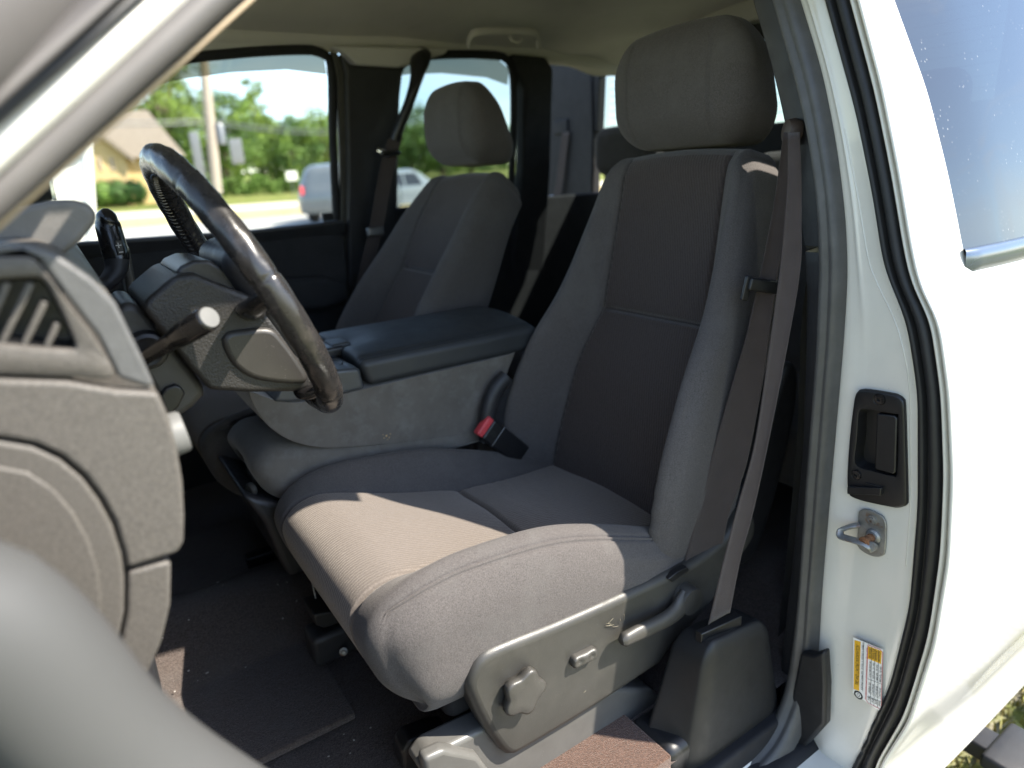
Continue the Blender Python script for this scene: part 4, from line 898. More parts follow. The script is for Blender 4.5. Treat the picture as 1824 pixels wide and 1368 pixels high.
lathe('bracket_bolt', [(.008, 0), (.008, .004), (.005, .005), (.004, .008), (.0001, .008)], at(612, 1160, y=1.09), (-.3, -1, .3), M_ZINC, br, 12)
tube('release_bar', np.array([at(553, 1020, y=1.16), at(566, 1085, y=1.14)]), .0022, M_STL, SEAT, 8)
prism('front_clip', pxy([(556, 1090), (600, 1082), (625, 1086), (622, 1100), (575, 1115), (560, 1110)], 1.10), xz, 1.09, 1.16, M_RUBB, SEAT, .004)
tg = prism('paper_tag', pxy([(768, 1222), (800, 1228), (796, 1238), (780, 1242), (770, 1234)], .79), xz, .79, .792, mat('tag_paper', (.30, .13, .08), .7, .2, 90), SEAT, 0)
# cover over the sill side of the rail (satin grey plastic)
M_SAT = mat('satin_grey', (.10, .097, .090), .38, .08, 30, [(120, .05, .001)], spec=.5, rvar=.1, specks=(240, .08, (.35, .33, .3)))
RC = thing('seat_rail_cover', 'satin grey plastic cover along the outer seat rail above the sill', 'trim', (.6, .7, -.93))
prism('cover', pxy([(745, 1372), (768, 1342), (800, 1326), (860, 1296), (950, 1262), (1100, 1226), (1160, 1226), (1172, 1236), (1170, 1278), (1160, 1290), (1104, 1318), (1060, 1345), (990, 1385), (840, 1440)], .715), xz, .712, .76, M_SAT, RC, .010, 4)
prism('front_lug', pxy([(752, 1350), (790, 1332), (850, 1344), (880, 1385), (760, 1400)], .70), xz, .696, .72, M_SAT, RC, .008, 4)

# passenger seat: same seat, leaning back further
STITCH = -.243
YP = 1.763
PS = thing('passenger_bucket', 'grey cloth passenger seat beyond the centre console, in the shade', 'car seat', (.6, YP, -.93), 'cloth bucket seats of the cab')
cushion(PS, YP, -.06, .04)
backrest(PS, YP, [(.66, -.66), (.700, -.550), (.775, -.390), (.857, -.243), (.935, -.100), (1.005, .0), (1.035, .036)], .96, .80, 5)
headrest(PS, YP, .965, .042, .243, .158, .190)
rbox('seat_pan', (.28, YP - .22, -.80), (.86, YP + .22, -.68), .02, M_DEEP, PS)
rail('seat_rail', (.22, YP - .16, -.885), (.8, YP - .16, -.885), .036, .03, M_BLK, PS)

# ------------------------------------------------------------------ centre console: folded middle back with padded lid, on its jump seat
YN, YF = 1.225, 1.51
CON = thing('centre_console', 'folded grey cloth centre console with black padded lid', 'console', (.5, 1.36, -.55))
bo = pxy([(443, 697), (452, 722), (466, 745), (484, 764), (508, 780), (540, 792), (584, 798), (640, 795), (700, 790), (780, 780), (852, 770), (874, 752), (888, 715), (905, 660), (918, 625), (905, 632), (800, 657), (652, 692), (590, 706), (540, 716), (500, 715), (462, 704)], YN)
prism('console_body', spline(bo, 120, True), xz, YN, YF, M_CLO, CON, .02, 5, 60)
# lid: padded slab with a stitched edge
l0, l1 = at(650, 692, y=YN), at(930, 627, y=YN); top0, top1 = at(645, 646, y=YN), at(926, 583, y=YN)
lx = axis(0, 1, .12, 5, 24); XL0, XL1 = float(l0[0]) - .004, .875
def lidwarp(P):
    x, y, z = P.T; t = (x - XL0) / (XL1 - XL0)
    zt = z - .004 * bump1(y, YN + .012, .0025) * (z > -.345) - .003 * bump1(y, YN + .02, .0025) * (z > -.345)
    zt = zt + .014 * np.sin(np.clip((y - YN) / (YF - YN), 0, 1) * math.pi) * sm(-.38, -.335, z)
    zt = zt - .018 * np.exp(-((x - XL0) / .075) ** 2 - ((y - 1.37) / .05) ** 2) * (z > -.36)
    return np.stack([x + .012 * sm(-.335, -.39, z) * sm(.3, 0, t), y, zt + .010 * (y - YN) / (YF - YN)], 1)
A_ = [axis(XL0, XL1, .02, 6, 40), axis(YN - .004, YF, .018, 6, 30, [YN + k for k in (.008, .010, .012, .014, .016, .018, .020, .022, .024)]), axis(-.388, -.331, .018, 6, 6)]
P, Q, C = lattice(*A_); lid = mesh('lid', lidwarp(rounded(P, (XL0, YN - .004, -.388), (XL1, YF, -.331), .016)), Q, M_VIN, CON)
st_ = []
for yy in (YN + .0095, YN + .0225):
    for xq in np.arange(XL0 + .012, XL1 - .02, .0085):
        p = lidwarp(np.array([[xq, yy, -.331], [xq + .005, yy, -.331]])); st_.append(tube('x', p + (0, 0, .0004), .00055, None, None, 5, ret=True))
joined('lid_stitching', st_, M_VIN, lid)
# front tray with cup well and latch
XT0, XT1 = .335, XL0 - .003
ty = pxy([(560, 640), (585, 660), (640, 655), (650, 692), (600, 704), (520, 716), (486, 716), (500, 690)], YN - .003)
prism('tray_side', ty, xz, YN - .006, YF, M_SAT if False else mat('tray_plastic', (.055, .06, .066), .35, .08, 30, [(-700, .1, .0004)], spec=.5, rvar=.06), CON, .007, 4)
cw = at(604, 645, y=1.27)
lathe('cup_well', [(.036, .001), (.034, .0025), (.032, .001), (.029, -.03), (.0001, -.032)], (XT1 - .048, 1.285, -.343), (0, 0, 1), M_BLK, CON, 28)
rbox('latch_recess', (XL0 - .035, 1.335, -.345), (XL0 + .012, 1.415, -.322), .006, M_BLK, CON)
rbox('latch_button', (XL0 - .012, 1.345, -.335), (XL0 + .03, 1.405, -.3175), .006, M_VIN, CON)
rbox('front_tray', (.30, YN + .01, -.37), (XT1, YF, -.342), .008, mat('tray_top', (.06, .065, .07), .3, .08, 30, spec=.5), CON)
hx = spline(np.array([at(902, 672, y=1.20), at(886, 690, y=1.20), (at(874, 715, y=1.20)), at(868, 745, y=1.20), at(868, 785, y=1.20)]), 20)
tube('hinge_arm', hx, .016, M_PLD, CON, 12, rb=.02)
hz_ = pxy([(905, 668), (880, 700), (872, 740), (870, 790), (930, 820), (985, 840), (960, 760), (930, 700)], 1.225); prism('hinge_cover', hz_, xz, 1.215, 1.26, M_DEEP, CON, .008)
spill = [(at(688 + dx, 776 + dy, y=YN - .0005), r) for dx, dy, r in ((0, 0, .0022), (5, 3, .0014), (-4, 4, .0012), (7, -3, .0012), (2, 7, .001), (-6, -2, .001))]
joined('crumb_stain', [([tuple(c_ + np.array((math.cos(a_) * r_ * (1 + .4 * math.sin(3 * a_)), -.0012, math.sin(a_) * r_))) for a_ in np.linspace(0, 6.283, 10, endpoint=False)], [tuple(range(10))]) for c_, r_ in spill], mat('crumb', (.42, .28, .14), .8, .2, 90), CON, False)
JS = thing('jump_seat', 'grey cloth middle jump seat cushion on a black base under the console', 'car seat', (.4, 1.36, -.93))
def jw(P):
    x, y, z = P.T; t = np.clip((x - .215) / .45, 0, 1)
    notch = np.exp(-((y - 1.37) / .045) ** 4) * sm(.30, .215, x) * sm(-.50, -.54, z)
    return np.stack([x + .02 * sm(-.50, -.585, z) * sm(.3, 0, t) + .05 * notch, y, z - .05 * t * sm(-.585, -.5, z) + .010 * np.sin((y - 1.22) / .28 * math.pi) * sm(-.53, -.48, z) - .012 * sm(.29, .215, x) * sm(-.54, -.48, z) + .0012 * wave3(P, 24, 8)], 1)
A_ = [axis(.212, .76, .05, 7, 14), axis(1.222, 1.515, .045, 7, 24), axis(-.588, -.468, .045, 7, 12)]
P, Q, C = lattice(*A_); mesh('jump_cushion', jw(rounded(P, (.212, 1.222, -.588), (.76, 1.515, -.468), .045)), Q, M_CLO, JS)
prism('base_box', pxy([(430, 880), (496, 893), (540, 888), (700, 870), (700, 1000), (556, 1010), (514, 1026), (500, 1000), (470, 930)], 1.245), xz, 1.235, 1.50, M_PLD, JS, .012, 4)
rbox('pull_pocket', (.245, 1.33, -.60), (.27, 1.41, -.53), .006, M_BLK, JS); rbox('pull_bar', (.226, 1.33, -.575), (.246, 1.41, -.562), .005, M_PLG, JS)
lathe('base_cap', [(.014, -.004), (.014, .002), (.011, .005), (.0001, .006)], at(447, 872, y=1.27), (-.9, -.4, 0), M_PLG, JS, 20)
BK = thing('belt_buckle', 'black seat belt buckle with red release button beside the driver seat', 'belt buckle', at(900, 800, y=1.19))
b0, b1 = at(863, 760, y=1.19), at(930, 812, y=1.185); dv = (b1 - b0) / np.linalg.norm(b1 - b0); nv2 = np.cross(dv, (0, 1, 0)); nv2 /= np.linalg.norm(nv2)
def bw(P): return b0 + np.outer(P[:, 0], dv) + np.outer(P[:, 1], (0, 1, 0)) + np.outer(P[:, 2], nv2)
rbox('buckle_body', (.004, -.013, -.026), (.13, .013, .026), .006, M_BLK, BK, bw)
rbox('red_button', (-.012, -.0105, -.0245), (.007, .0105, .0245), .005, M_RED, BK, bw)
rbox('buckle_band', (.036, -.0138, -.0268), (.0385, .0138, .0268), .002, M_STL, BK, bw)
joined('press_mark', [([tuple(bw(np.array([[a_, -.0136, c_]]))[0]) for a_, c_ in ((x0, z0), (x0 + .0012, z0), (x0 + .0012, z0 + .012), (x0, z0 + .012))], [(0, 1, 2, 3)]) for x0, z0 in ((.016, -.008), (.020, -.005), (.024, -.009), (.028, -.006))], M_PLG, BK, False)

lt_ = []                                              # dry grass bits caught on the shield
rl_ = np.random.default_rng(4)
for k in range(9):
    u_, v_ = (rl_.normal(1092, 13), rl_.normal(1112, 7)) if k < 7 else (rl_.uniform(900, 1060), rl_.uniform(1190, 1300)); a_ = rl_.uniform(0, 3.1); n_ = rl_.uniform(3, 8)
    lt_.append(tube('x', spline(np.array([at(u_ - n_ * math.cos(a_), v_ - n_ * math.sin(a_) * .7, y=YS - .0022), at(u_ + rl_.normal(), v_ + rl_.normal(), y=YS - .0028), at(u_ + n_ * math.cos(a_), v_ + n_ * math.sin(a_) * .7, y=YS - .0022)]), 6), .00035, None, None, 4, ret=True))
tags(joined('dry_grass_bits', lt_, mat('straw', (.17, .15, .105), .8, .2, 90), SEAT), kind='stuff')

# ------------------------------------------------------------------ seat belts, rear bench
BELT = thing('driver_seat_belt', 'brown grey driver seat belt hanging from the pillar ring with black tongue', 'seat belt', (.9, .7, -.7))
def edge_strap(name, rows, t=.0015):                   # webbing given by its two edges
    l = spline(np.array([at(r[0], r[2], y=r[3]) for r in rows]), 70); r_ = spline(np.array([at(r[1], r[2] + r[5], y=r[4]) for r in rows]), 70)
    n = np.cross(np.gradient((l + r_) / 2, axis=0), r_ - l); n /= np.linalg.norm(n, axis=1, keepdims=True)
    ks = np.array([0, .025, .06, .1, .3, .5, .7, .9, .94, .975, 1]); lift = np.array([0, .0010, .0010, 0, 0, 0, 0, 0, .0010, .0010, 0])
    A = np.array([[l[i] * (1 - k) + r_[i] * k + n[i] * (q - .004 * math.sin(math.pi * k) * math.sin(i / 69 * math.pi)) for k, q in zip(ks, lift)] for i in range(70)])
    return grid(name, A, M_WEB, BELT, thick=t, off=0)
# (left u, right u, v, left Y, right Y, extra v of the right edge)
edge_strap('lap_shoulder_webbing', [(1396, 1416, 236, .675, .66, 0), (1388, 1414, 300, .688, .665, 0), (1376, 1406, 380, .695, .67, 0), (1356, 1386, 480, .700, .678, 6), (1343, 1377, 540, .702, .68, 6), (1326, 1367, 610, .704, .683, 6), (1308, 1359, 670, .706, .685, 6), (1265, 1330, 822, .708, .690, 2), (1242, 1300, 908, .708, .694, 2), (1223, 1285, 985, .708, .698, -10), (1213, 1273, 1022, .709, .700, -26)])
edge_strap('retractor_webbing', [(1404, 1424, 236, .655, .645, 0), (1403, 1427, 320, .642, .632, 0), (1397, 1427, 400, .632, .622, 0), (1389, 1425, 480, .625, .612, 0), (1370, 1401, 618, .615, .603, 4), (1344, 1364, 789, .610, .600, 20), (1313, 1339, 903, .615, .605, 18), (1292, 1319, 984, .620, .61, 10), (1261, 1300, 1112, .628, .618, -22)])
tp = at(1362, 508, y=.690)
td = np.array([.92, -.30, -.20]); td /= np.linalg.norm(td); tn = np.cross(td, (0, 0, 1)); tn /= np.linalg.norm(tn); tu = np.cross(tn, td)
def tw(P): return tp + np.outer(P[:, 0], td) + np.outer(P[:, 1], tn) + np.outer(P[:, 2], tu)
rbox('tongue_bar', (-.034, -.009, -.012), (.034, .009, .010), .004, M_BLK, BELT, tw)
rbox('tongue_plate', (-.040, -.004, -.030), (-.026, .003, .012), .003, M_BLK, BELT, tw)
lathe('belt_stop', [(.0085, 0), (.008, .003), (.005, .0045), (.003, .003), (.0001, .003)], at(1371, 528, y=.695), (-.5, -.8, .1), M_BLK, BELT, 18)
dr = at(1411, 234, y=.675); lathe('pillar_ring', [(.018, -.010), (.020, 0), (.017, .010), (.008, .013), (.0001, .013)], dr, (-.8, .5, .1), mat('ring_plastic', (.06, .042, .032), .5, .1, 40), BELT, 22)
RET = thing('belt_retractor_cover', 'black boxy plastic cover on the sill with the belt feeding from its top', 'belt cover', (.8, .62, -1.0))
cor = {}
def hexa(name, bot, top, m, parent, r=.02):
    def w(P):
        x, y, z = P.T; o = np.zeros_like(P)
        for i in (0, 1):
            for j in (0, 1):
                for k, s in ((0, bot), (1, top)):
                    wgt = (x if i else 1 - x) * (y if j else 1 - y) * (z if k else 1 - z)
                    o += wgt[:, None] * np.array(s[i + 2 * j])
        return o
    A = [axis(0, 1, r, 5, 14)] * 3; P, Q, C = lattice(*A); return mesh(name, w(rounded(P, (0, 0, 0), (1, 1, 1), r)), Q, m, parent)
yA, yB = .594, .70
pA = at(1264, 1152, y=yA); pB = at(1372, 1102, y=yA)
ba = at(1230, 1420, y=yA - .006); bb = at(1400, 1284, y=yA - .006)
tA, tB = at(1197, 1128, y=.665), at(1300, 1082, y=.665)
hexa('cover', [ba, bb, tuple(at(1122, 1352, y=.675)), (bb[0], .70, bb[2])], [pA, pB, (tA[0] + .01, .672, tA[2]), (tB[0] + .02, .672, tB[2])], mat('cover_plastic', (.013, .013, .0135), .5, .12, 25, GRAIN, spec=.4, rvar=.08, specks=(300, .06, (.16, .15, .14))), RET, .16)
sl_ = at(1270, 1108, y=.628); prism('belt_slot', [(sl_[0] - .04, .618), (sl_[0] + .052, .608), (sl_[0] + .052, .622), (sl_[0] - .04, .632)], lambda a_, b_, d_: (a_, b_, d_), sl_[2] - .02, sl_[2] + .0005, M_BLK, RET, .002)
grid('cover_seam', np.array([[p_ + n_ for n_ in (np.array((0, -.0006, .0004)), np.array((.002, -.0006, .0004)))] for p_ in spline(np.array([pA + (-.005, .004, .012), (pA + pB) / 2 + (0, .0, .014), pB + (-.005, .004, .012)]), 12)]), M_BLK, RET)
rbox('cover_foot', (.662, .600, -1.05), (.80, .70, -.932), .022, M_BLK, RET)
PB = thing('passenger_seat_belt', 'passenger seat belt on the far pillar with curved black guide and metal tongue', 'seat belt', farpt(690, 300))
yy = 2.12
gb = spline(np.array([at(752, 92, y=2.10), at(748, 112, y=2.06), at(742, 140, y=2.05), at(728, 185, y=2.055), at(712, 225, y=2.07), at(704, 250, y=2.08)]), 30)
tube('belt_guide', gb, np.interp(np.linspace(0, 1, 30), [0, .08, .5, .6, 1], [.022, .034, .031, .024, .022]), M_BLK, PB, 16, rb=.016)
w1 = spline(np.array([at(705, 245, y=2.07), at(694, 280, y=2.08), at(682, 340, y=2.09), at(670, 410, y=2.10), at(660, 450, y=2.11), at(640, 540, y=2.12)]), 30)
strap('far_webbing', w1, .048, (.95, -.2, .1), M_WEB, PB)
lathe('far_tongue', [(.012, -.02), (.013, 0), (.012, .02)], at(682, 272, y=2.06), (.9, -.2, -.35), M_CHR, PB, 14)
rbox('tongue_body', at(676, 262, y=2.05) + (0, -.01, -.012), at(714, 284, y=2.05) + (0, .012, .012), .008, M_BLK, PB)
rbox('lower_loop', at(652, 400, y=2.09) + (0, -.01, -.01), at(684, 424, y=2.09) + (0, .01, .01), .006, M_STL, PB)
REAR = thing('rear_bench', 'dark rear bench seat back with headrest behind the driver seat', 'car seat', (1.8, 1.6, -.6))
def lean(P): 
    o = P.copy(); o[:, 0] += .22 * (P[:, 2] + .5); return o
rbox('rear_backrest', (1.70, 1.40, -.75), (1.84, 1.93, .0), .05, M_BOL, REAR, lean)
rbox('rear_backrest', (1.70, .66, -.75), (1.84, 1.39, .03), .05, M_BOL, REAR, lean)
hq = at(1105, 270, x=1.80)
rbox('rear_headrest', hq + (-.05, -.19, -.085), hq + (.07, .115, .09), .05, M_BOL, REAR)
rbox('rear_headrest', (1.76, .78, .04), (1.86, 1.05, .19), .05, M_BOL, REAR)
rbox('rear_cushion', (1.25, .68, -.72), (1.78, 2.15, -.58), .05, M_BOL, REAR)
RBT = thing('rear_seat_belt', 'brown grey rear belt on the far corner trim behind the passenger seat', 'seat belt', at(1000, 300, x=1.95))
w2 = spline(np.array([at(1008, 235, x=1.955), at(1002, 280, x=1.95), at(996, 330, x=1.945), at(990, 352, x=1.94)]), 16)
strap('rear_webbing', w2, .045, (.1, -1, 0), M_WEB, RBT)
lathe('rear_tongue', [(.010, -.022), (.011, 0), (.010, .022)], at(988, 352, x=1.935), (.1, -1, -.15), M_CHR, RBT, 12)
rbox('belt_cap', at(985, 215, x=1.96), at(1020, 238, x=1.99), .008, M_DEEP, RBT)

# ------------------------------------------------------------------ running board
RBD = thing('running_board', 'black ribbed running board on a bracket under the white door', 'running board', (1.5, .3, -1.25))
rbox('board', (1.20, .17, -1.30), (2.4, .335, -1.245), .014, M_PLD, RBD)
for xq in np.arange(1.24, 1.9, .036): rbox('tread', (xq, .19, -1.2455), (xq + .02, .315, -1.2415), .0018, M_RUB, RBD, ne=2, nm=(2, 2, 2))
rbox('bracket', (1.43, .33, -1.275), (1.50, .62, -1.235), .006, M_PLD, RBD); rbox('bracket_plate', (1.40, .32, -1.262), (1.55, .40, -1.228), .008, M_PLD, RBD)

# ------------------------------------------------------------------ outside: ground rises gently away from the truck
def gz(x, y): return -1.55 + .025 * (y - 1.3)
M_GRS = mat('lawn', (.14, .17, .045), 1, .35, 3, [(60, .5, .03)], spec=.02, stain=(1.2, (.22, .20, .08), .45, .65))
M_ROAD = mat('road_concrete', (.33, .32, .29), .9, .08, 1.5, [(80, .2, .01)], spec=.1)
M_DRY = mat('dry_verge', (.42, .34, .18), 1, .2, 2, [(50, .4, .02)], spec=.02, stain=(.8, (.30, .30, .12), .5, .7))
M_DIRT = mat('dry_grass', (.25, .23, .165), 1, .35, 9, [(90, .6, .02)], spec=.02, stain=(5, (.15, .17, .05), .45, .6))
def sheet(name, x0, x1, y0, y1, m, lift, n=8):
    A = np.array([[(x, y, gz(x, y) + lift) for y in np.linspace(y0, y1, n)] for x in np.linspace(x0, x1, n)]); return tags(grid(name, A, m), kind='structure')
sheet('ground', -600, 600, -400, 900, M_GRS, 0, 14)
sheet('parking_grass', -8, 12, -8, 9, M_DIRT, .004)
sheet('road', -120, 160, 12, 25.5, M_ROAD, .004)
sheet('verge', -120, 160, 25.6, 31, M_DRY, .008)
sheet('side_road', -120, 160, 31.1, 37, mat('pale_drive', (.50, .45, .36), .9, .08, 1.5, spec=.1), .012)
# grass blades by the running board
def tuft(name, n, x0, x1, y0, y1, hmin, hmax, m):
    V = []; Fc = []
    for i in range(n):
        x, y = random.uniform(x0, x1), random.uniform(y0, y1); a_ = random.uniform(0, 6.28); h = random.uniform(hmin, hmax); w = .004 + .004 * random.random(); l_ = random.uniform(.1, .8) * h; b_ = random.uniform(0, 6.28)
        z = gz(x, y); k = len(V); c_, s_ = math.cos(a_) * w, math.sin(a_) * w; lx_, ly_ = math.cos(b_) * l_, math.sin(b_) * l_
        V += [(x - c_, y - s_, z), (x + c_, y + s_, z), (x + lx_ * .4 + c_ * .7, y + ly_ * .4 + s_ * .7, z + h * .6), (x + lx_ * .4 - c_ * .7, y + ly_ * .4 - s_ * .7, z + h * .6), (x + lx_, y + ly_, z + h)]
        Fc += [(k, k + 1, k + 2, k + 3), (k + 3, k + 2, k + 4)]
    return mesh(name, V, Fc, m, None, False)
M_BLD = mat('grass_blade', (.26, .26, .09), .8, .5, 14, spec=.1, stain=(22, (.42, .34, .16), .5, .6))
tags(tuft('grass', 16000, 1.1, 3.4, -.4, 1.6, .02, .075, M_BLD), kind='stuff')

# trees
M_BARK = mat('bark', (.12, .09, .065), .9, .3, 6, [(30, .6, .03)], spec=.05)
LEAVES = [mat('leaf_' + n, c, .6, .35, .5, spec=.25) for n, c in (('light', (.17, .25, .035)), ('mid', (.10, .17, .03)), ('deep', (.05, .10, .022)))]
for m in LEAVES:
    p = m.node_tree.nodes['Principled BSDF']; p.inputs['Subsurface Weight'].default_value = 0
def tree(label, x, y, h, r, lf, seed, group='trees along the far side of the road', low=.15):
    rg_ = np.random.default_rng(seed); z0 = gz(x, y)
    t = thing('broadleaf_tree', label, 'tree', (x, y, z0), group)
    parts = [tube('x', spline(np.array([(x, y, z0 - .2), (x + .1, y, z0 + h * .3), (x - .05 * r, y, z0 + h * .6), (x, y, z0 + h * .85)]), 12), np.linspace(.03 * h, .006 * h, 12), None, None, 8, ret=True)]
    cl = []
    for i in range(int(80 * (r / 3) ** .5)):
        u = rg_.normal(size=3); u /= np.linalg.norm(u); k = rg_.uniform(.3, 1) ** .6; zc = z0 + h * (low + (1 - low) / 2)
        c_ = np.array((x, y, zc)) + u * k * np.array((r, r, h * (1 - low) / 2 * .92)) * (1 + .18 * np.sin(5 * u[0] + seed)); cl.append(c_)
        if i % 5 == 0: parts.append(tube('x', np.array([(x, y, z0 + h * .35), (np.array((x, y, z0 + h * .5)) + c_) / 2, c_]), [.012 * h, .007 * h, .002 * h], None, None, 5, ret=True))
    joined('trunk', parts, M_BARK, t)
    V = []; Fc = []; mi = []
    for c_ in cl:
        cr_ = r * rg_.uniform(.20, .34); tone = rg_.integers(0, 3)
        for q in range(120):
            d_ = rg_.normal(size=3); d_ /= np.linalg.norm(d_); p_ = c_ + d_ * cr_ * rg_.uniform(.3, 1.05) * (1, 1, .75); n_ = d_ + rg_.normal(size=3) * .5 + (0, 0, .4); n_ /= np.linalg.norm(n_)
            a_ = np.cross(n_, rg_.normal(size=3)); a_ /= np.linalg.norm(a_); b_ = np.cross(n_, a_); s_ = rg_.uniform(.07, .15) * (.6 + r * .12)
            k = len(V); V += [p_ - a_ * s_, p_ - b_ * s_ * .55, p_ + a_ * s_, p_ + b_ * s_ * .55]; Fc.append((k, k + 1, k + 2, k + 3)); mi.append(min(2, max(0, lf + int(tone) - 1)))
    o = mesh('crown', V, Fc, LEAVES[0], t, False)
    o.data.materials.append(LEAVES[1]); o.data.materials.append(LEAVES[2]); o.data.polygons.foreach_set('material_index', mi)
    return t
def ground_at(u, Y): 
    x = at(u, 330, y=Y)[0]; return x
for i, (u, Y, h, r, lf, lab, grp) in enumerate((
    (225, 70, 11.5, 4.6, 1, 'tall green tree rising behind the tan house roof', None), (310, 64, 12.5, 4.4, 0, 'tallest bright green tree just left of the utility pole', None), (405, 66, 8.4, 4.0, 1, 'mid green rounded tree right behind the utility pole', None),
    (470, 72, 10.4, 2.2, 0, 'narrow pale green tree standing up above the row', None), (520, 70, 7.2, 4.4, 1, 'low broad green tree beyond the parked car', 'low trees at the end of the row'), (585, 74, 7.6, 4.4, 0, 'low light green tree by the window edge', None),
    (360, 90, 11, 5, 2, 'dark green tree deep behind the pole', None), (650, 78, 8, 4.5, 2, 'deep green tree hidden behind the dark door pillar', None), (735, 76, 8.5, 4.8, 2, 'dark green tree beyond the white sedan', None), (790, 80, 7.5, 4.6, 1, 'green tree seen past the passenger headrest', None), (840, 84, 8, 4.6, 1, 'green tree beyond the rear side window', None))):
    tree(lab, ground_at(u, Y), Y, h, r, lf, 10 + i, 'trees along the far side of the road', .06 if h < 9 else .12)
rgw = np.random.default_rng(5); V = []; Fc = []
for q in range(16000):                                # the wood behind, one mass of foliage
    x = rgw.uniform(-12, 75); y = 112 + rgw.normal() * 2.5; top_ = 7.5 + 1.6 * math.sin(x * .5) + 1.2 * math.sin(x * .17 + 2); z = gz(x, y) + top_ * rgw.uniform(0, 1) ** .8
    p_ = np.array((x, y, z)); a_ = rgw.normal(size=3); a_ /= np.linalg.norm(a_); b_ = np.cross(a_, rgw.normal(size=3)); b_ /= np.linalg.norm(b_); s_ = rgw.uniform(.25, .55); k = len(V)
    V += [p_ - a_ * s_, p_ - b_ * s_ * .6, p_ + a_ * s_, p_ + b_ * s_ * .6]; Fc.append((k, k + 1, k + 2, k + 3))
tags(mesh('far_wood_foliage', V, Fc, LEAVES[1], None, False), 'distant green wood behind the row of trees', 'woods', kind='stuff')
def hedge(label, u0, u1, Y, h, d, lf, seed, n):
    rg_ = np.random.default_rng(seed); x0, x1 = ground_at(u0, Y), ground_at(u1, Y); V = []; Fc = []
    for q in range(n):
        x = rg_.uniform(x0, x1); y = Y + rg_.normal() * d * .4; z = gz(x, y) + h * rg_.uniform(0, 1) ** .7 * (.8 + .2 * math.sin(x * 3)); p_ = np.array((x, y, z)); a_ = rg_.normal(size=3); a_ /= np.linalg.norm(a_); b_ = np.cross(a_, rg_.normal(size=3)); b_ /= np.linalg.norm(b_); s_ = rg_.uniform(.08, .2)
        k = len(V); V += [p_ - a_ * s_, p_ - b_ * s_ * .6, p_ + a_ * s_, p_ + b_ * s_ * .6]; Fc.append((k, k + 1, k + 2, k + 3))
    o = mesh('hedge', V, Fc, LEAVES[lf], None, False); return tags(o, label, 'hedge')
hedge('long low green hedge running along the far lawn right of the pole', 375, 700, 52, 1.3, 1.2, 1, 3, 4200)
def shrub(label, u, Y, r, h, seed, lf): 
    rg_ = np.random.default_rng(seed); x = ground_at(u, Y); V = []; Fc = []
    for q in range(500):
        d_ = rg_.normal(size=3); d_ /= np.linalg.norm(d_); p_ = np.array((x, Y, gz(x, Y) + h * .5)) + d_ * (r, r, h * .52) * rg_.uniform(.6, 1); a_ = np.cross(d_, rg_.normal(size=3)); a_ /= np.linalg.norm(a_); b_ = np.cross(d_, a_); s_ = rg_.uniform(.08, .18)
        k = len(V); V += [p_ - a_ * s_, p_ - b_ * s_ * .6, p_ + a_ * s_, p_ + b_ * s_ * .6]; Fc.append((k, k + 1, k + 2, k + 3))
    tags(mesh('shrub', V, Fc, LEAVES[lf], None, False), label, 'shrub', 'shrubs in front of the tan house')
for u, lab, lf in ((178, 'first rounded shrub at the left end of the house wall', 1), (205, 'second rounded shrub under the paired windows', 2), (236, 'third rounded shrub, darker, near the steering wheel top', 2), (300, 'bright green shrub at the right corner of the house', 0)): shrub(lab, u, 44, .75, 1.5, u, lf)

# house across the road
HY = 47.0
HO = thing('house', 'tan sided house with a big brown gable roof across the road', 'house', (ground_at(230, HY), HY, gz(0, HY)))
M_SID = mat('tan_siding', (.50, .37, .18), .7, .06, 3, [(12, .1, .01)], spec=.15); M_ROOF = mat('roof_shingle', (.19, .16, .125), .9, .15, 6, [(18, .3, .02)], spec=.05)
M_WIN = mat('house_window', (.03, .035, .04), .1, .1, 3, spec=.5); M_FAS = mat('fascia', (.55, .42, .28), .6, .05, 5)
e = lambda u, v, Y=HY: at(u, v, y=Y)
hx0, hx1 = float(e(60, 300)[0]), float(e(318, 300)[0]); hg = gz(0, HY) - .2; ez = float(e(250, 278)[2]); rz = float(e(235, 196, HY + 5)[2])
joined('wall', [boxvf((hx0, HY, hg), (hx1 - .5, HY + 10, ez))], M_SID, HO, False)
# main roof, ridge along X, and a front gable at the left
rf0, rf1 = float(e(130, 250)[0]), float(e(330, 283)[0])
ry = HY + 5
rv = [(hx0 - 1, HY - .5, ez - .1), (rf1, HY - .5, ez - .1), (rf1, HY + 10.5, ez - .1), (hx0 - 1, HY + 10.5, ez - .1), (hx0 - 1, ry, rz), (float(e(262, 196, ry)[0]), ry, rz)]
mesh('roof', rv, [(0, 1, 5, 4), (1, 2, 5), (2, 3, 4, 5), (0, 4, 3), (0, 3, 2, 1)], M_ROOF, HO, False)
gx = float(e(150, 240, HY - 2)[0]); gw = float(e(238, 284, HY - 2)[0]) - gx; ga = float(e(160, 215, HY - 2)[2])
mesh('gable_wall', [(gx - gw, HY - 2, hg), (gx + gw * .82, HY - 2, hg), (gx + gw * .82, HY - 2, ez), (gx, HY - 2, ga), (gx - gw, HY - 2, ez)] + [(gx - gw, HY + 1, hg), (gx + gw * .82, HY + 1, hg), (gx + gw * .82, HY + 1, ez), (gx, HY + 1, ga), (gx - gw, HY + 1, ez)], [(0, 1, 2, 3, 4), (1, 6, 7, 2), (5, 0, 4, 9)], M_SID, HO, False)
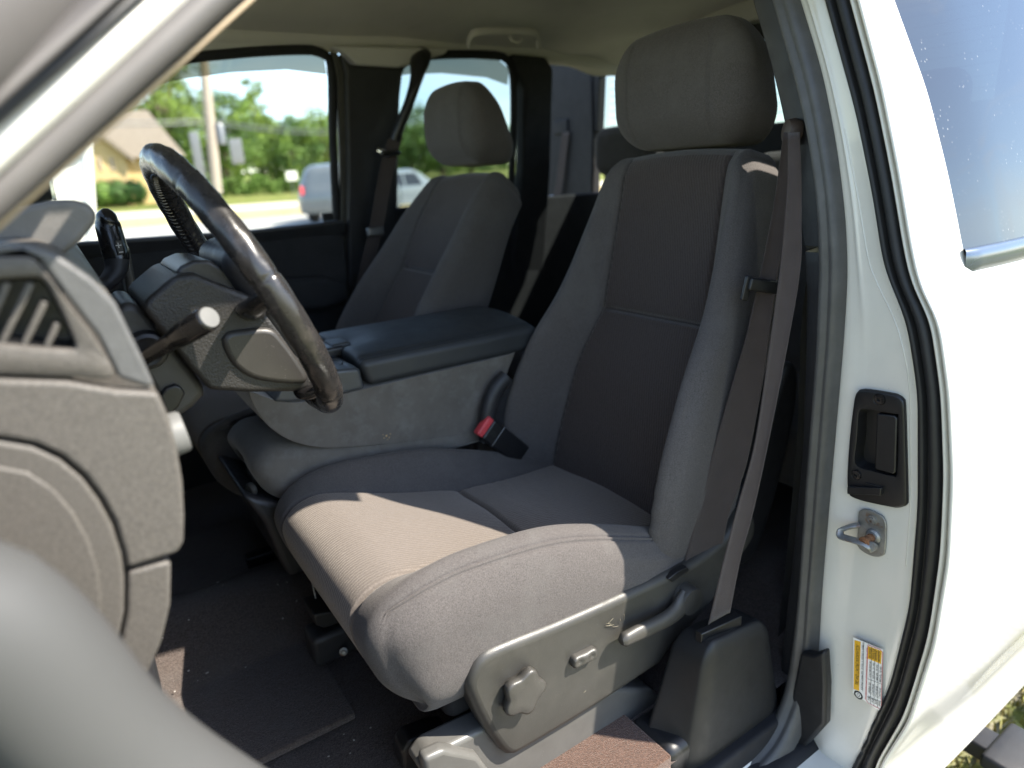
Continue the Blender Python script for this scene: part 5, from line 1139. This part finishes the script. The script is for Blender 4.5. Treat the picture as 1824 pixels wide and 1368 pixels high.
mesh('gable_roof', [(gx + gw, HY - 2.5, ez - .25), (gx, HY - 2.5, ga + .15), (gx - gw * 1.1, HY - 2.5, ez - .25), (gx + gw, HY + 3, ez - .25), (gx, HY + 5, ga + .15), (gx - gw * 1.1, HY + 3, ez - .25), (gx + gw, HY - 2.5, ez - .5), (gx, HY - 2.5, ga - .15), (gx - gw * 1.1, HY - 2.5, ez - .5)], [(0, 3, 4, 1), (1, 4, 5, 2), (6, 0, 1, 7), (7, 1, 2, 8)], M_ROOF, HO, False)
for u in (178, 200):
    p, q = e(u - 6, 280, HY - 2.03), e(u + 6, 303, HY - 2.03)
    w_ = joined('window', [boxvf((p[0], HY - 2.06, q[2]), (q[0], HY - 1.97, p[2]))], M_FAS, HO, False); joined('pane', [boxvf((p[0] + .06, HY - 2.075, q[2] + .06), (q[0] - .06, HY - 2.05, p[2] - .06))], M_WIN, w_, False)
# utility pole with wires, sign, shed, post
PY = 40.0; px_ = float(e(366, 330, PY)[0]); pzg = gz(px_, PY)
PO = thing('utility_pole', 'tall weathered wooden utility pole seen through the passenger window', 'utility pole', (px_, PY, pzg))
M_WD = mat('weathered_wood', (.34, .29, .24), .85, .15, 8, [(30, .3, .01)], spec=.05)
dxp = float(e(360, 160, PY)[0]) - px_
tube('pole', np.array([e(386, 345, PY), e(376, 240, PY), e(366, 140, PY), e(356, 40, PY)]), [.30, .27, .24, .21], M_WD, PO, 14)
tr2 = e(392, 240, PY); lathe('transformer', [(.0001, -.5), (.24, -.5), (.25, .45), (.2, .55), (.0001, .6)], (tr2[0], PY - .1, tr2[2]), (0, 0, 1), M_STL, PO, 16)
rbox('meter_box', e(348, 270, PY) + (-.18, -.2, -1.4), e(348, 250, PY) + (.18, .0, .4), .03, M_STL, PO)
WIRE = []
for za, zb_, zc in ((0, 0, 0), (-.25, -.2, -.3)):
    a_, m_, c_ = e(-200, 190, PY) + (0, 0, za), e(370, 212, PY) + (0, 0, zb_), e(640, 228, PY + 12) + (0, 0, zc)
    for p, q in ((a_, m_), (m_, c_)):
        ts = np.linspace(0, 1, 16); WIRE.append(tube('x', np.array([p * (1 - t) + q * t - np.array((0, 0, 1.2 * t * (1 - t))) for t in ts]), .035, None, None, 6, ret=True))
joined('power_line', WIRE, M_STL, PO)
SG_ = thing('street_sign', 'grey rectangular road sign on a thin post right of the pole', 'sign', (float(e(421, 345, 34)[0]), 34, gz(0, 34)))
sx = float(e(421, 330, 34)[0]); tube('post', np.array([(sx, 34, gz(sx, 34) - .1), (sx, 34, float(e(421, 250, 34)[2]))]), .06, M_STL, SG_, 10)
rbox('sign_plate', e(414, 292, 34) + (0, -.02, 0), e(429, 247, 34) + (0, .02, 0), .02, M_STL, SG_)
sgn = thing('small_sign', 'small white yard sign in front of the far hedge', 'sign', (float(e(519, 320, 44)[0]), 44, gz(0, 44)))
rbox('panel', e(511, 322, 44) + (0, -.02, 0), e(528, 305, 44) + (0, .02, 0), .02, M_WHT, sgn); tube('stake', np.array([(float(e(519, 320, 44)[0]), 44.05, gz(0, 44) - .1), e(519, 312, 44) + (0, .05, 0)]), .03, M_STL, sgn, 8)
SHD = thing('shed', 'plain white shed wall at the left beyond the dashboard', 'shed', (float(e(110, 350, 9)[0]), 9, gz(0, 9)))
q0_, q1_ = e(40, 420, 9), e(141, 268, 9)
rbox('wall', (q0_[0] - 1.5, 9, gz(0, 9)), (q1_[0], 11, q1_[2]), .02, M_WHT, SHD); rbox('eave', (q0_[0] - 1.6, 8.9, q1_[2]), (q1_[0] + .06, 11.1, q1_[2] + .07), .01, M_FAS, SHD)
PST = tube('post', np.array([e(163, 430, 8.2), e(152, 250, 8.2)]), .058, M_WHT, None, 12); tags(PST, 'slim white post standing right of the white shed', 'post'); 

# ------------------------------------------------------------------ cars on the road
def car(name, label, cat, x, y, yaw, Ln, Wd, Ht, paint, prof, roofx, group):
    t = thing(name, label, cat, (x, y, gz(x, y)), group)
    ca, sa = math.cos(yaw), math.sin(yaw); z0 = gz(x, y)
    def wd_(P): P = np.asarray(P, float); return np.stack([x + P[..., 0] * ca - P[..., 1] * sa, y + P[..., 0] * sa + P[..., 1] * ca, z0 + P[..., 2]], -1)
    # body: side profile swept across the width with tumblehome
    pr = spline(np.array(prof) * (Ln, Ht), 70, True); rings = []
    for k in np.linspace(-1, 1, 15):
        r_ = pr.copy(); e_ = abs(k) ** 6; top = sm(.5 * Ht, Ht, r_[:, 1]); cen = np.array((0, .5 * Ht)); r_ = cen + (r_ - cen) * (1 - .07 * e_)
        yk = k * Wd / 2; rings.append(np.stack([r_[:, 0], yk * (1 - .20 * top), r_[:, 1]], 1))
    A = wd_(np.array(rings)); Vb = A.reshape(-1, 3); m_ = len(pr)
    Fb = [(i * m_ + j, i * m_ + (j + 1) % m_, (i + 1) * m_ + (j + 1) % m_, (i + 1) * m_ + j) for i in range(14) for j in range(m_)] + [tuple(range(m_)), tuple(range(14 * m_, 15 * m_))]
    mesh('body', Vb, Fb, paint, t, True, 60)
    a0, a1, zb0, zt0 = roofx
    for s in (-1, 1):
        for q0, q1 in ((a0, (a0 + a1) / 2 - .04), ((a0 + a1) / 2 + .04, a1)):
            yb_, yt_ = s * (Wd / 2 * (1 - .20 * float(sm(.5 * Ht, Ht, zb0))) - .0), s * (Wd / 2 * (1 - .20 * float(sm(.5 * Ht, Ht, zt0))))
            P = [(q0 - .1 * (q0 == a0), yb_ * .985 + s * .02, zb0), (q1 + .12 * (q1 == a1), yb_ * .985 + s * .02, zb0), (q1 - .1 * (q1 == a1), yt_ * .97 + s * .03, zt0), (q0 + .08 * (q0 == a0), yt_ * .97 + s * .03, zt0)]
            P2 = [(p_[0], p_[1] - s * .06, p_[2]) for p_ in P]
            mesh('side_window', wd_(P + P2), [(0, 1, 2, 3), (7, 6, 5, 4), (0, 4, 5, 1), (1, 5, 6, 2), (2, 6, 7, 3), (3, 7, 4, 0)], M_WIN, t, False)
    for nm, xe0, xe1 in (('windshield', a1 + .28, a1 - .02), ('rear_window', a0 - .24, a0 - .06)):
        sg = 1 if nm == 'windshield' else -1
        P = [(xe0, -Wd * .40, zb0), (xe0, Wd * .40, zb0), (xe1, Wd * .35, zt0), (xe1, -Wd * .35, zt0)]; P2 = [(p_[0] + sg * .05, p_[1], p_[2] + .03) for p_ in P]
        mesh(nm, wd_(P + P2), [(0, 1, 2, 3), (7, 6, 5, 4), (0, 4, 5, 1), (1, 5, 6, 2), (2, 6, 7, 3), (3, 7, 4, 0)], M_WIN, t, False)
    ax_ = np.array((-sa, ca, 0))
    for xw in (-Ln * .31, Ln * .32):
        for s in (-1, 1):
            c_ = wd_(np.array([xw, s * (Wd / 2 - .12), .34])); w_ = lathe('wheel', [(.0001, -.10), (.30, -.10), (.335, -.07), (.335, .07), (.30, .10), (.21, .10), (.0001, .10)], c_, ax_ * s, M_RUBB, t, 24)
            lathe('rim', [(.21, .101), (.20, .115), (.08, .09), (.0001, .10)], c_, ax_ * s, M_STL, w_, 16)
    for s in (-1, 1):
        p_ = wd_(np.array([[-Ln * .485, s * Wd * .40, Ht * .56]]))[0]; rbox('tail_light', p_ + (-.05, -.05, -.13), p_ + (.05, .05, .13), .03, M_RED, t)
        p_ = wd_(np.array([[Ln * .475, s * Wd * .36, Ht * .42]]))[0]; rbox('headlight', p_ + (-.09, -.09, -.07), p_ + (.09, .09, .07), .03, M_CHR, t)
    return t
SUVP = [(-.49, .20), (-.50, .42), (-.485, .58), (-.455, .80), (-.42, .95), (-.30, .995), (-.05, 1.0), (.10, .96), (.24, .66), (.42, .58), (.49, .48), (.50, .28), (.47, .17), (.2, .15), (-.2, .15), (-.46, .16)]
SEDP = [(-.49, .24), (-.50, .44), (-.47, .62), (-.36, .66), (-.22, .94), (-.05, 1.0), (.08, .97), (.24, .64), (.42, .56), (.49, .44), (.50, .28), (.47, .17), (.2, .14), (-.2, .14), (-.46, .16)]
M_CARB = mat('blue_grey_paint', (.115, .13, .135), .25, .05, 3, coat=.8); M_CARW = mat('silver_paint', (.30, .325, .335), .25, .04, 3, coat=.8)
Yc = 21.5; xc = float(at(600, 350, y=Yc)[0])
car('parked_suv', 'grey blue suv on the road partly behind the dark door pillar', 'car', xc + .6, Yc, math.radians(48), 4.6, 1.9, 1.72, M_CARB, SUVP, (-1.75, .25, 1.02, 1.52), 'cars on the road')
Yd_ = 24.0; xd = float(at(700, 350, y=Yd_)[0])
car('parked_sedan', 'pale blue grey sedan glimpsed through the rear side window', 'car', xd + .3, Yd_, math.radians(8), 4.7, 1.8, 1.45, M_CARW, SEDP, (-.95, .35, .88, 1.30), 'cars on the road')
